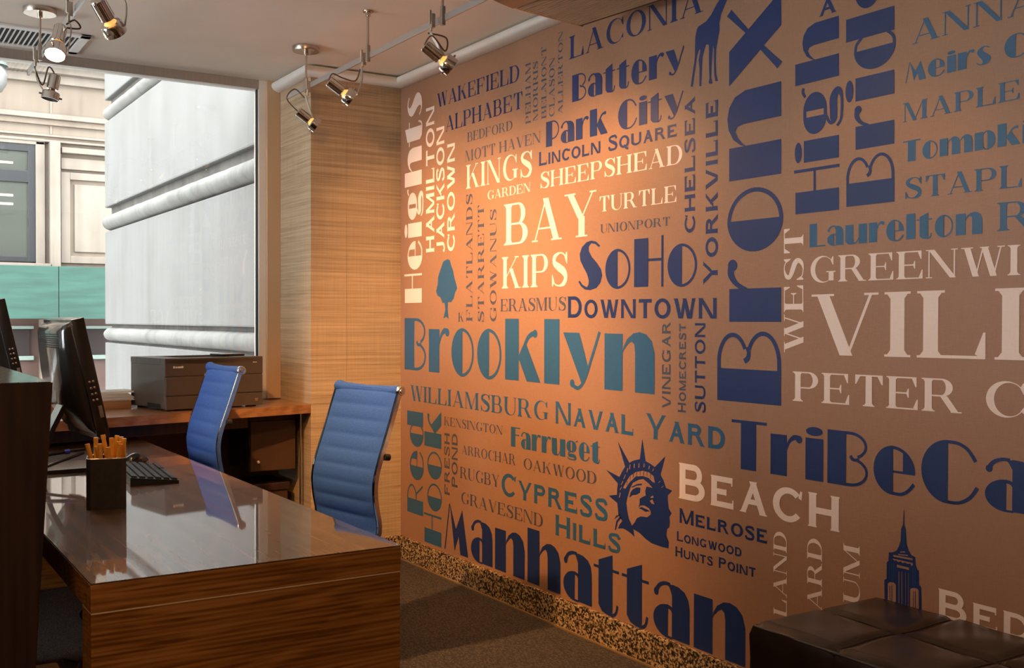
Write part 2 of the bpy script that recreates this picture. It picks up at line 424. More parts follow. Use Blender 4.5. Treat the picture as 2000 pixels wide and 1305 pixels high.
def brush(pts, ws, k=5):
    n = len(pts); P = catmull([(p[0], p[1], 0) for p in pts], k)
    W = []
    for i in range(n-1):
        for j in range(k): W.append(ws[i]+(ws[i+1]-ws[i])*j/k)
    W.append(ws[-1]); L = []; Q = []
    for i, p in enumerate(P):
        t = (P[min(i+1, len(P)-1)]-P[max(i-1, 0)]); t.normalize(); nx, ny = -t.y, t.x
        L.append((p.x+nx*W[i]/2, p.y+ny*W[i]/2)); Q.append((p.x-nx*W[i]/2, p.y-ny*W[i]/2))
    return [[L[i], L[i+1], Q[i+1], Q[i]] for i in range(len(P)-1)]
def ball(x, y, r): return [seg(x, y, r, r, 0, 345, 14)]

def caps(ch, w, t, o, s):
    """engraved capitals (thin t) or even-weight capitals (t close to w)"""
    L = o+.02; P = []
    br = o > .05
    def foot(a, b, top=0):
        P.append(R(a, 1-s, b, 1) if top else R(a, 0, b, s))
    def stem(x, W=w, f=(1, 1), y0=0, y1=1):
        P.append(R(x, y0, x+W, y1))
        if f[0]:
            foot(x-o, x+W+o, 0)
            if br: P.append([(x, s), (x, s+.07), (x-.045, s)]); P.append([(x+W, s), (x+W+.045, s), (x+W, s+.07)])
        if f[1]:
            foot(x-o, x+W+o, 1)
            if br: P.append([(x, 1-s), (x-.045, 1-s), (x, 1-s-.07)]); P.append([(x+W, 1-s), (x+W, 1-s-.07), (x+W+.045, 1-s)])
    def tip(x, y, h, up):   # wedge serif at the end of an arm
        d = h if up else -h
        P.append([(x, y), (x-.03 if br else x-.05, y), (x-(.13 if br else .05), y+(d*.18)), (x-.028, y+d), (x, y+d)] if br else [(x-.045, y), (x, y), (x, y+d*.9), (x-.045, y+d*.9)])
    if ch == 'A':
        P += [Dg(L+.03, 0, L+.43, 1, t), Dg(L+.72, 0, L+.34, 1, w), R(L+.2, .28, L+.76, .28+t*.9)]
        foot(L+.03-o, L+.03+t+o); foot(L+.72-o, L+.72+w+o); return P, L+.72+w+o
    if ch == 'B':
        stem(L, f=(1, 1)); P += hr(L+w, L+.48, .5-t/2, 1, .27, w*.85, t) + hr(L+w, L+.50, 0, .5+t/2, .34, w*.95, t); return P, L+.88
    if ch in 'CG':
        rx = .50
        P += ringseg(L+rx, .5, (rx, .52), (rx-(w+t)/2, .52-t), (w-t)/2, 42, 322 if ch == 'C' else 318, 30)
        x = L+rx+.40
        if br:
            P.append([(x+.05, .98), (x+.01, .98), (x-.06, .84), (x+.02, .66), (x+.05, .66)])
        else: P.append([(x-.07, .76), (x+.03, .70), (x+.06, .95), (x, .97)])
        if ch == 'G':
            P += [R(x-w*.7, 0.06, x+.06, .42)]; P.append(R(x-w*.7-.1, .42-s*1.2, x+.06+.08, .42))
            if not br: P.append(R(x-w*.7-.14, .30, x-w*.3, .42))
            return P, L+rx+.56
        if br: P.append([(x+.05, .12), (x+.02, .12), (x-.04, .2), (x+.03, .3), (x+.05, .3)])
        return P, L+rx+.47
    if ch == 'D':
        stem(L); P += hr(L+w, L+.42, 0, 1, .50, w, t); return P, L+.94
    if ch in 'EF':
        stem(L); x = L+.80
        P += [R(L+w, 1-t, x, 1), R(L+w, .5-t/2, L+.58, .5+t/2)]; tip(x, 1, .30, False)
        if br: P.append([(L+.58, .5), (L+.5, .5), (L+.555, .36), (L+.58, .36)]); P.append([(L+.58, .5), (L+.58, .64), (L+.555, .64), (L+.5, .5)])
        else: P.append(R(L+.53, .40, L+.58, .60))
        if ch == 'E': P.append(R(L+w, 0, x+.04, t)); tip(x+.04, 0, .32, True)
        elif br: pass
        return P, x+.06
    if ch == 'H':
        stem(L); stem(L+.66+o); P.append(R(L+w, .5-t/2, L+.66+o, .5+t/2)); return P, L+.66+w+2*o
    if ch == 'I': stem(L); return P, L+w+o
    if ch == 'J':
        P.append(R(L+.42, .25, L+.42+w, 1)); foot(L+.42-o, L+.42+w+o, 1); P += brush([(L+.42+w/2, .28), (L+.38+w/2, .09), (L+.22, .0), (L+.05, .1)], [w, w*.8, t, t*1.1]); return P, L+.44+w+o
    if ch == 'K':
        stem(L); P += [Dg(L+w*.8, .36, L+.74, 1, t*1.1), Dg(L+.70, 0, L+.34, .62, w)]
        foot(L+.74-o, L+.74+t+o, 1); foot(L+.70-o*.6, L+.70+w+o); return P, L+.70+w+o
    if ch == 'L':
        stem(L); P.append(R(L+w, 0, L+.80, t)); tip(L+.80, 0, .38, True); return P, L+.82
    if ch == 'M':
        P += [R(L, 0, L+t, 1), Dg(L+.44, 0, L, 1, w*.95), Dg(L+.48, 0, L+.92, 1, t*.9)]
        stem(L+.90, f=(1, 0)); foot(L-o, L+t+o); foot(L-o, L+w*.9, 1); foot(L+.90, L+.90+w+o, 1); return P, L+.90+w+o
    if ch == 'N':
        P += [R(L, 0, L+t, 1), Dg(L+.84-w*.6, 0, L, 1, w), R(L+.84, 0, L+.84+t, 1)]
        foot(L-o, L+t+o); foot(L-o, L+w*.8, 1); foot(L+.84-o, L+.84+t+o, 1); return P, L+.84+t+o
    if ch in 'OQ':
        P += ringseg(L+.5, .5, (.52, .52), (.52-w, .52-t), 0, 0, 360, 34)
        if ch == 'Q': P += brush([(L+.45, .2), (L+.6, .1), (L+.75, -.08), (L+.95, -.12)], [t, w, w*.8, t])
        return P, L+1.02
    if ch == 'P':
        stem(L); P += hr(L+w, L+.48, .44, 1, .34, w*.95, t); return P, L+.85
    if ch == 'R':
        stem(L); P += hr(L+w, L+.46, .46, 1, .31, w*.95, t) + [Dg(L+.74, 0, L+.42, .48, w)]; foot(L+.74-.02, L+.74+w+o*.8); return P, L+.74+w+o*.8
    if ch == 'S':
        m = w*1.15
        P += brush([(L+.70, .76), (L+.60, .93), (L+.38, 1-t*.3), (L+.14, .88), (L+.12, .70), (L+.34, .56), (L+.58, .43), (L+.68, .26), (L+.58, .08), (L+.36, t*.3), (L+.14, .07), (L+.04, .26)],
                   [t*.9, t, t, w*.75, w*.85, m, m, w*.85, w*.75, t, t, t*.9], 4)
        if br: P += [[(L+.72, .66), (L+.75, .66), (L+.75, 1), (L+.70, 1), (L+.62, .86)], [(L, 0), (L+.05, 0), (L+.12, .14), (L+.03, .34), (L, .34)]]
        return P, L+.78
    if ch == 'T':
        c = L+.43; P.append(R(L, 1-t, L+.86, 1)); stem(c-w/2, f=(1, 0))
        if br: P += [[(L, 1), (L+.16, 1-t), (L+.03, .70), (L, .70)], [(L+.86, 1), (L+.86, .70), (L+.83, .70), (L+.70, 1-t)]]
        else: P += [R(L, .80, L+.045, 1), R(L+.815, .80, L+.86, 1)]
        return P, L+.88
    if ch == 'U':
        P += [R(L, .32, L+w, 1), R(L+.80, .32, L+.80+t, 1)] + ringseg(L+(.80+t)/2, .34, ((.80+t)/2, .36), ((.80+t)/2-(w+t)/2, .36-t), (w-t)/2, 180, 360, 18)
        foot(L-o, L+w+o, 1); foot(L+.80-o, L+.80+t+o, 1); return P, L+.80+t+o
    if ch == 'V':
        P += [Dg(L+.40, 0, L+.02, 1, w), Dg(L+.42+w*.4, 0, L+.86, 1, t)]; foot(L+.02-o, L+.02+w+o, 1); foot(L+.86-o, L+.86+t+o, 1); return P, L+.86+t+o
    if ch == 'W':
        for k in (0, .54): P += [Dg(L+k+.30, 0, L+k+.02, 1, w), Dg(L+k+.30+w*.4, 0, L+k+.60, 1, t)]
        foot(L+.02-o, L+.02+w+o, 1); foot(L+.56-o*.5, L+.56+w+o*.5, 1); foot(L+1.14-o, L+1.14+t+o, 1); return P, L+1.14+t+o
    if ch == 'Y':
        P += [Dg(L+.36, .42, L+.0, 1, w), Dg(L+.40+w*.3, .42, L+.82, 1, t), R(L+.38, 0, L+.38+w, .46)]
        foot(L-o, L+w+o, 1); foot(L+.82-o, L+.82+t+o, 1); foot(L+.38-o, L+.38+w+o); return P, L+.82+t+o
    return P, .5

S_OUT = [(.75, .93), (.605, 1.03), (.445, 1.06), (.284, 1.035), (.123, .933), (.043, .78), (.07, .63), (.177, .48), (.30, .33), (.364, .178), (.354, .094), (.30, .03), (.15, .087), (.043, .185), (0, .16), (.096, .055), (.23, -.018), (.418, -.038), (.63, .01), (.766, .13), (.82, .28), (.78, .41), (.632, .564), (.46, .70), (.364, .83), (.364, .933), (.445, 1.0), (.58, .98), (.705, .90)]
def deco(ch):
    """thick-and-thin jazz-age letters"""
    T, t, x = .42, .055, .80; P = []
    def stem(a=0, h=1.0): P.append(R(a, 0, a+T, h))
    if ch == 'B':
        stem(); P += [R(T-.01, 1-t, .50, 1)] + ringseg(.50, .745, (.38, .255), (.38-t, .255-t), 0, -60, 90, 16)
        P += [R(T-.01, 0, .50, t)] + ringseg(.50, .27, (.40, .27), (.40-t, .27-t), 0, -90, 62, 16) + brush([(.70, .515), (.63, .490), (.56, .505), (.52, .56)], [t, t, t*1.2, t*1.2])
        return P, .92
    if ch == 'P': stem(); P += hr(T-.01, .46, .26, 1, .42, t, t); return P, .90
    if ch == 'R':
        stem(); P += hr(T-.01, .45, .40, 1, .40, t, t) + brush([(.45, .43), (.60, .40), (.72, .22), (.86, .02)], [t, t, t, t]); return P, .90
    if ch == 'C':
        P.append(seg(.50, .5, .50, .53, 90, 270)); P += brush([(.47, 1.0), (.68, .99), (.86, .90), (1.0, .72)], [t, t, t*1.1, t*1.2]) + brush([(.47, -.0), (.70, .01), (.90, .12), (1.03, .30)], [t, t, t*1.1, t*1.2]); return P, 1.06
    if ch == 'S': return [list(S_OUT)], .82
    if ch == 'H': stem(); P += [R(T-.01, .52, .82, .575), R(.80, -.01, .86, 1.03)]; return P, .88
    if ch == 'F': stem(); P += [R(T-.01, .94, .86, 1), R(T-.01, .58, .78, .64)]; return P, .86
    if ch == 'T': P += [R(.26, 0, .26+T, .95), R(0, .94, .96, 1)]; return P, .96
    if ch == 'L': stem(); P.append(R(T-.01, 0, .90, t)); return P, .90
    if ch == 'M':
        P += [[(.24, 1), (.52, .50), (.80, .93), (1.06, 0), (.72, 0), (.64, .36), (.46, .03)], Dg(0, 0, .215, .98, .045)]; return P, 1.08
    # lower case
    if ch == 'i': stem(0, x); P.append(seg(.21, .93, .20, .085, 0, 350)); return P, .42
    if ch == 'l': stem(); return P, .42
    if ch == 'k': stem(); P += brush([(.40, .34), (.58, .56), (.72, .72), (.90, .78)], [t, t*1.2, t*1.4, t*1.6]) + ball(.90, .765, .065) + [[(.40, .38), (.62, .63), (1.06, 0), (.66, 0)]]; return P, 1.06
    if ch == 'r': stem(0, x); P += brush([(.40, .52), (.48, .68), (.60, .77), (.72, .76)], [t, t*1.2, t*1.8, t*2]) + ball(.72, .745, .075); return P, .78
    if ch in 'n': stem(0, x); P += [_arch(.40, .70)]; return P, 1.12
    if ch == 'm': stem(0, x); P += [_arch(.40, .62), _arch(1.02, 1.24)]; return P, 1.66
    if ch == 'h': stem(); P += [_arch(.40, .70)]; return P, 1.12
    if ch == 'u': P += [R(0, .16, T, x), seg(.30, .2, .30, .22, 180, 300)+[(.42, .2)], R(.70, 0, .70+T, x)] + brush([(.30, .02), (.48, .02), (.62, .10), (.72, .24)], [t, t, t, t]); return P, 1.12
    if ch == 'o': P.append(seg(.40, .40, .40, .43, 90, 270)); P += ringseg(.38, .40, (.42, .43), (.42-t, .43-t), 0, -92, 92, 20); return P, .82
    if ch == 'e':
        P.append(seg(.40, .40, .40, .43, 90, 270)); P += ringseg(.38, .40, (.46, .43), (.46-t, .43-t), 0, 0, 92, 14)
        P.append([(.60, .38), (.84, .38)]+seg(.38, .40, .46, .43, 0, 58, 8)+[(.60, .74)]); P.append(R(.38, .36, .84, .40))
        P += brush([(.38, -.0), (.56, .0), (.70, .07), (.82, .20)], [t, t, t*1.1, t*1.2]); return P, .86
    if ch == 'c':
        P.append(seg(.40, .40, .40, .43, 90, 270)); P += brush([(.38, .80), (.56, .78), (.74, .66)], [t, t, t]) + brush([(.38, 0), (.58, .01), (.78, .18)], [t, t, t]); return P, .8
    if ch == 'a':
        P += [[(.46, 0), (.88, 0), (.88, .52), (.85, .66), (.76, .76), (.62, .81), (.48, .82), (.36, .80), (.40, .76), (.46, .66)]]
        P += brush([(.06, .64), (.14, .75), (.28, .81), (.42, .81)], [t*1.6, t*1.2, t, t]) + ball(.07, .645, .06)
        P.append(seg(.36, .24, .36, .255, 90, 270)); P += [R(.34, -.015, .48, .02)] + brush([(.34, .47), (.44, .45), (.50, .38)], [t, t, t]); return P, .88
    if ch == 't':
        P += [[(.10, .10), (.20, -.0), (.34, -.03), (.48, -.02), (.50, .06), (.50, .98), (.10, .84)], R(-.04, .70, .68, .745)] + brush([(.34, -.0), (.50, -.01), (.60, .05), (.64, .18)], [t, t, t, t]); return P, .70
    if ch == 'g':
        P.append(seg(.34, .54, .34, .27, 90, 270)); P.append(seg(.46, .54, .34, .27, -90, 90)); P += [R(.32, .74, .48, .81), R(.32, .27, .48, .34)]
        P += brush([(.74, .76), (.84, .82), (.92, .80)], [t, t, t*1.3]) + brush([(.30, .28), (.16, .20), (.24, .12), (.60, .12), (.74, .02), (.60, -.06), (.22, -.05), (.08, .04)], [t, t, .16, .17, .14, t, t, t]); return P, .90
    if ch == 'y': P += [[(.0, x), (T, x), (.66, .26), (.50, .02)]] + brush([(.92, .82), (.74, .46), (.56, .12), (.40, -.02), (.24, .02)], [t, t, t, t, t*1.2]) + ball(.24, .04, .06); return P, .94
    if ch == 'v': P += [[(.0, x), (T, x), (.66, .26), (.52, 0)], Dg(.52, 0, .86, x, t)]; return P, .90
    if ch == 'x': P += [[(.0, 1.0*x), (T+.02, x), (1.0, 0), (.58, 0)]] + brush([(.10, .02), (.46, .36), (.62, .5), (.94, .80)], [t*1.8, t, t, t*1.8]); return P, 1.02
    if ch == 's': return [[(a*.84, b*.78+.01) for a, b in S_OUT]], .69
    if ch == 'd': P.append(seg(.38, .40, .38, .43, 90, 270)); P += [R(.60, 0, .60+T, 1.0)] + brush([(.36, .80), (.50, .78), (.62, .66)], [t, t, t]) + brush([(.36, 0), (.50, .02), (.62, .14)], [t, t, t]); return P, 1.02
    if ch == 'p': stem(0, x); P.append(seg(.62, .40, .38, .43, -90, 90)); P += brush([(.64, .80), (.52, .78), (.40, .66)], [t, t, t]) + brush([(.64, 0), (.52, .02), (.40, .14)], [t, t, t]); return P, 1.0
    return P, .45
def _arch(a, b):
    T = .42
    return [(a, .50), (a+.04, .62), (a+.12, .73), (a+.26, .81), (b+.10, .83), (b+.24, .80), (b+.36, .71), (b+T, .54), (b+T, 0), (b, 0), (b, .56), (b-.02, .66), (b-.08, .70), (a+.14, .66), (a+.05, .58)]

GAP = {'S': .07, 'C': .13, 'D': .10}
def layout(text, font):
    """list of polygons (x along the text, y up, cap height 1) and the end of every letter"""
    out = []; x = 0; ends = []
    for ch in text:
        if ch == ' ': x += {'S': .45, 'C': .55, 'D': .50, 'c': .4}[font]; ends.append(x); continue
        if font == 'D': P, w = deco(ch); k = 1
        elif font == 'S': P, w = caps(ch, .20, .045, .085, .035); k = 1
        else:
            k = .82 if (font == 'C' and ch.islower()) else 1
            P, w = caps(ch.upper(), .20/(k**.5), .165/(k**.5), .022, .04)
        out += [[(x+p[0]*k, p[1]*k) for p in q] for q in P]
        x += w*k; ends.append(x); x += GAP[font.upper()]
    return out, ends
def flat_polys(polys, tf, name, m, parent, label=None):
    vs = []; fs = []
    for n_, q in enumerate(polys):
        off = (n_ % 24)*.000025           # overlapping strokes lie a hair apart
        b = len(vs); vs += [(tf(*p)[0]-off,)+tuple(tf(*p)[1:]) for p in q]
        if len(q) <= 4: fs.append([b+i for i in range(len(q))])
        else: fs += [[b+i for i in t] for t in tessellate_polygon([[Vector((p[0], p[1], 0)) for p in q]])]
    me = bpy.data.meshes.new(name); me.from_pydata(vs, [], fs)
    bm = bmesh.new(); bm.from_mesh(me)
    for f in bm.faces:
        f.normal_update()
        if f.normal.x > 0: f.normal_flip()
    bm.to_mesh(me); bm.free()
    me.materials.append(m); o = bpy.data.objects.new(name, me); COL.objects.link(o); o.parent = parent
    if label: o['label'] = label
    return o
INKNAME = {'N': 'navy', 'T': 'teal', 'W': 'cream', 'S': 'slate'}
FONTNAME = {'S': 'thin serif capitals', 'C': 'small capitals', 'c': 'plain capitals', 'D': 'bold jazz-age letters'}
WORDS=[
('WAKEFIELD', 'S', 'N', 0, [4.812, 2.401, 4.022, 2.39, 4.022, 2.468, 4.812, 2.472]),
('ALPHABET', 'S', 'N', 0, [4.719, 2.263, 3.996, 2.263, 3.996, 2.339, 4.719, 2.34]),
('BEDFORD', 'S', 'S', 0, [4.496, 2.18, 4.0805, 2.179, 4.0805, 2.222, 4.496, 2.226]),
('MOTT HAVEN', 'S', 'S', 0, [4.515, 2.085, 3.849, 2.088, 3.849, 2.137, 4.515, 2.139]),
('KINGS', 'S', 'W', 0, [4.5085, 1.951, 3.916, 1.949, 3.916, 2.063, 4.5085, 2.067]),
('GARDEN', 'S', 'W', 0, [4.305, 1.879, 3.93, 1.881, 3.93, 1.922, 4.305, 1.92]),
('LACONIA', 'S', 'N', 0, [3.637, 2.405, 2.816, 2.407, 2.816, 2.502, 3.637, 2.5]),
('Battery', 'D', 'N', 0, [3.613, 2.222, 2.914, 2.216, 2.914, 2.327, 3.613, 2.334]),
('Park City', 'D', 'N', 0, [3.8075, 2.06, 2.9175, 2.055, 2.9175, 2.165, 3.8075, 2.169]),
('Lincoln Square', 'C', 'N', 0, [3.864, 1.985, 2.9515, 1.984, 2.9515, 2.04, 3.864, 2.046]),
('SHEEPSHEAD', 'S', 'W', 0, [3.8575, 1.885, 2.92, 1.881, 2.92, 1.953, 3.8575, 1.955]),
('BAY', 'S', 'W', 0, [4.156, 1.653, 3.4415, 1.654, 3.4415, 1.838, 4.156, 1.842]),
('TURTLE', 'S', 'W', 0, [3.428, 1.746, 2.952, 1.744, 2.952, 1.805, 3.428, 1.808]),
('UNIONPORT', 'S', 'S', 0, [3.415, 1.659, 2.9875, 1.659, 2.9875, 1.692, 3.415, 1.695]),
('KIPS', 'S', 'W', 0, [4.1735, 1.454, 3.6405, 1.453, 3.6405, 1.597, 4.1735, 1.599]),
('SoHo', 'D', 'N', 0, [3.5645, 1.438, 2.8375, 1.435, 2.8375, 1.62, 3.5645, 1.623]),
('ERASMUS', 'S', 'S', 0, [4.184, 1.348, 3.6525, 1.349, 3.6525, 1.407, 4.184, 1.405]),
('Downtown', 'C', 'N', 0, [3.643, 1.318, 2.7385, 1.314, 2.7385, 1.403, 3.643, 1.408]),
('K', 'S', 'S', 0, [4.584, 1.298, 4.527, 1.299, 4.527, 1.344, 4.584, 1.344]),
('Brooklyn', 'D', 'T', 0, [5.1785, 1.037, 3.073, 1.028, 3.073, 1.31, 5.1785, 1.317]),
('WILLIAMSBURG', 'S', 'T', 0, [5.113, 0.872, 3.782, 0.87, 3.782, 0.952, 5.113, 0.955]),
('Naval Yard', 'C', 'T', 0, [3.732, 0.863, 2.694, 0.856, 2.694, 0.95, 3.732, 0.958]),
('KENSINGTON', 'S', 'S', 0, [4.729, 0.769, 4.161, 0.773, 4.161, 0.814, 4.729, 0.814]),
('Farruget', 'D', 'T', 0, [4.088, 0.727, 3.409, 0.726, 3.409, 0.817, 4.088, 0.818]),
('ARROCHAR', 'S', 'S', 0, [4.548, 0.643, 4.047, 0.643, 4.047, 0.693, 4.548, 0.686]),
('OAKWOOD', 'S', 'S', 0, [3.985, 0.638, 3.435, 0.637, 3.435, 0.688, 3.985, 0.686]),
('RUGBY', 'S', 'S', 0, [4.564, 0.521, 4.19, 0.522, 4.19, 0.579, 4.564, 0.578]),
('Cypress', 'C', 'T', 0, [4.1735, 0.493, 3.3605, 0.499, 3.3605, 0.602, 4.1735, 0.596]),
('Hills', 'C', 'T', 0, [3.731, 0.382, 3.277, 0.385, 3.277, 0.473, 3.731, 0.47]),
('GRAVESEND', 'S', 'S', 0, [4.5555, 0.398, 3.8235, 0.396, 3.8235, 0.454, 4.5555, 0.454]),
('Manhattan', 'D', 'N', 0, [4.7225, 0.138, 2.5925, 0.126, 2.5925, 0.37, 4.7225, 0.381]),
('A', 'C', 'N', 0, [2.289, 2.259, 2.219, 2.26, 2.219, 2.313, 2.289, 2.311]),
('ANNADALE', 'S', 'T', 3, [1.947, 2.098, 1.6615, 2.103, 1.6615, 2.169, 1.947, 2.163]),
('Meirs Corners', 'D', 'T', 5, [1.966, 1.992, 1.6975, 1.996, 1.6975, 2.055, 1.966, 2.05]),
('MAPLETON', 'S', 'T', 5, [1.9745, 1.88, 1.615, 1.886, 1.615, 1.937, 1.9745, 1.935]),
('Tompkinsville', 'D', 'T', 5, [1.972, 1.765, 1.6125, 1.769, 1.6125, 1.829, 1.972, 1.825]),
('STAPLETON', 'S', 'T', 5, [1.9705, 1.659, 1.6075, 1.657, 1.6075, 1.717, 1.9705, 1.718]),
('Laurelton', 'D', 'T', 0, [2.3195, 1.54, 1.7195, 1.543, 1.7195, 1.616, 2.3195, 1.613]),
('R', 'S', 'T', 0, [1.6785, 1.546, 1.57, 1.547, 1.57, 1.62, 1.6785, 1.621]),
('GREENWICH', 'S', 'W', 6, [2.3245, 1.428, 1.654, 1.428, 1.654, 1.507, 2.3245, 1.509]),
('VILLAGE', 'S', 'W', 3, [2.3195, 1.2, 1.702, 1.205, 1.702, 1.394, 2.3195, 1.39]),
('PETER COOPER', 'S', 'W', 5, [2.3885, 1.049, 1.777, 1.054, 1.777, 1.147, 2.3885, 1.144]),
('TriBeCa', 'D', 'N', 6, [2.6625, 0.8, 1.7225, 0.806, 1.7225, 0.973, 2.6625, 0.967]),
('Beach', 'C', 'W', 0, [2.9365, 0.655, 2.1935, 0.656, 2.1935, 0.788, 2.9365, 0.786]),
('Melrose', 'C', 'N', 0, [2.931, 0.566, 2.4935, 0.566, 2.4935, 0.621, 2.931, 0.619]),
('Longwood', 'C', 'N', 0, [2.9445, 0.497, 2.6115, 0.5, 2.6115, 0.536, 2.9445, 0.532]),
('Hunts Point', 'C', 'N', 0, [2.9525, 0.439, 2.545, 0.443, 2.545, 0.481, 2.9525, 0.475]),
('Bedford', 'C', 'W', 2, [1.847, 0.475, 1.6645, 0.474, 1.6645, 0.558, 1.847, 0.559]),
('HAMILTON', 'c', 'W', 0, [4.836, 1.658, 4.837, 2.418, 4.928, 2.418, 4.927, 1.658]),
('JACKSON', 'c', 'W', 0, [4.728, 1.649, 4.73, 2.298, 4.812, 2.298, 4.811, 1.649]),
('CROWN', 'c', 'W', 0, [4.619, 1.651, 4.62, 2.197, 4.697, 2.197, 4.696, 1.651]),
('Heights', 'D', 'W', 0, [4.976, 1.399, 4.978, 2.52, 5.177, 2.52, 5.175, 1.399]),
('PELHAM', 'S', 'S', 0, [3.929, 2.184, 3.93, 2.457, 3.972, 2.457, 3.971, 2.184]),
('MORRIS', 'S', 'S', 0, [3.871, 2.187, 3.872, 2.451, 3.911, 2.451, 3.91, 2.187]),
('BELMONT', 'S', 'S', 0, [3.805, 2.186, 3.806, 2.502, 3.844, 2.502, 3.843, 2.186]),
('CLASON', 'S', 'S', 0, [3.742, 2.183, 3.743, 2.44, 3.784, 2.44, 3.783, 2.183]),
('ALLERTON', 'S', 'S', 0, [3.681, 2.184, 3.682, 2.538, 3.717, 2.538, 3.715, 2.184]),
('VINEGAR', 'c', 'S', 0, [2.981, 0.977, 2.983, 1.302, 3.031, 1.302, 3.029, 0.977]),
('Homecrest', 'C', 'S', 0, [2.897, 0.97, 2.899, 1.296, 2.943, 1.296, 2.941, 0.97]),
('SUTTON', 'c', 'N', 0, [2.795, 0.977, 2.797, 1.299, 2.85, 1.299, 2.848, 0.977]),
('CHELSEA', 'c', 'N', 0, [2.853, 1.622, 2.856, 2.113, 2.91, 2.113, 2.907, 1.622]),
('Yorkville', 'C', 'N', 0, [2.735, 1.433, 2.739, 2.082, 2.812, 2.082, 2.808, 1.433]),
('FLATLANDS', 'S', 'S', 0, [4.442, 1.298, 4.444, 1.924, 4.504, 1.924, 4.502, 1.298]),
('STARRETT', 'S', 'S', 0, [4.332, 1.292, 4.334, 1.861, 4.391, 1.861, 4.389, 1.292]),
('GOWANUS', 'S', 'S', 0, [4.219, 1.294, 4.22, 1.83, 4.277, 1.83, 4.275, 1.294]),
('Red', 'D', 'T', 0, [4.958, 0.265, 4.959, 0.815, 5.145, 0.815, 5.144, 0.265]),
('Hook', 'D', 'T', 0, [4.755, 0.136, 4.757, 0.835, 4.943, 0.835, 4.942, 0.136]),
('FRESH', 'c', 'S', 0, [4.668, 0.416, 4.669, 0.732, 4.724, 0.732, 4.723, 0.416]),
('POND', 'c', 'S', 0, [4.587, 0.465, 4.587, 0.737, 4.647, 0.737, 4.647, 0.465]),
('Bronx', 'D', 'N', 0, [2.436, 1.029, 2.445, 2.39, 2.744, 2.39, 2.734, 1.029]),
('High', 'D', 'N', 0, [2.203, 1.649, 2.208, 2.245, 2.384, 2.245, 2.379, 1.649]),
('Bridge', 'D', 'N', 4, [2.001, 1.655, 2.006, 2.225, 2.18, 2.225, 2.175, 1.655]),
('WEST', 'S', 'W', 0, [2.342, 1.201, 2.345, 1.607, 2.427, 1.607, 2.424, 1.201]),
('LAND', 'S', 'W', 0, [2.406, 0.337, 2.408, 0.617, 2.466, 0.617, 2.464, 0.337]),
('ARD', 'S', 'W', 0, [2.261, 0.391, 2.262, 0.62, 2.322, 0.62, 2.32, 0.391]),
('UM', 'S', 'W', 0, [2.115, 0.444, 2.117, 0.626, 2.178, 0.626, 2.177, 0.444]),
]
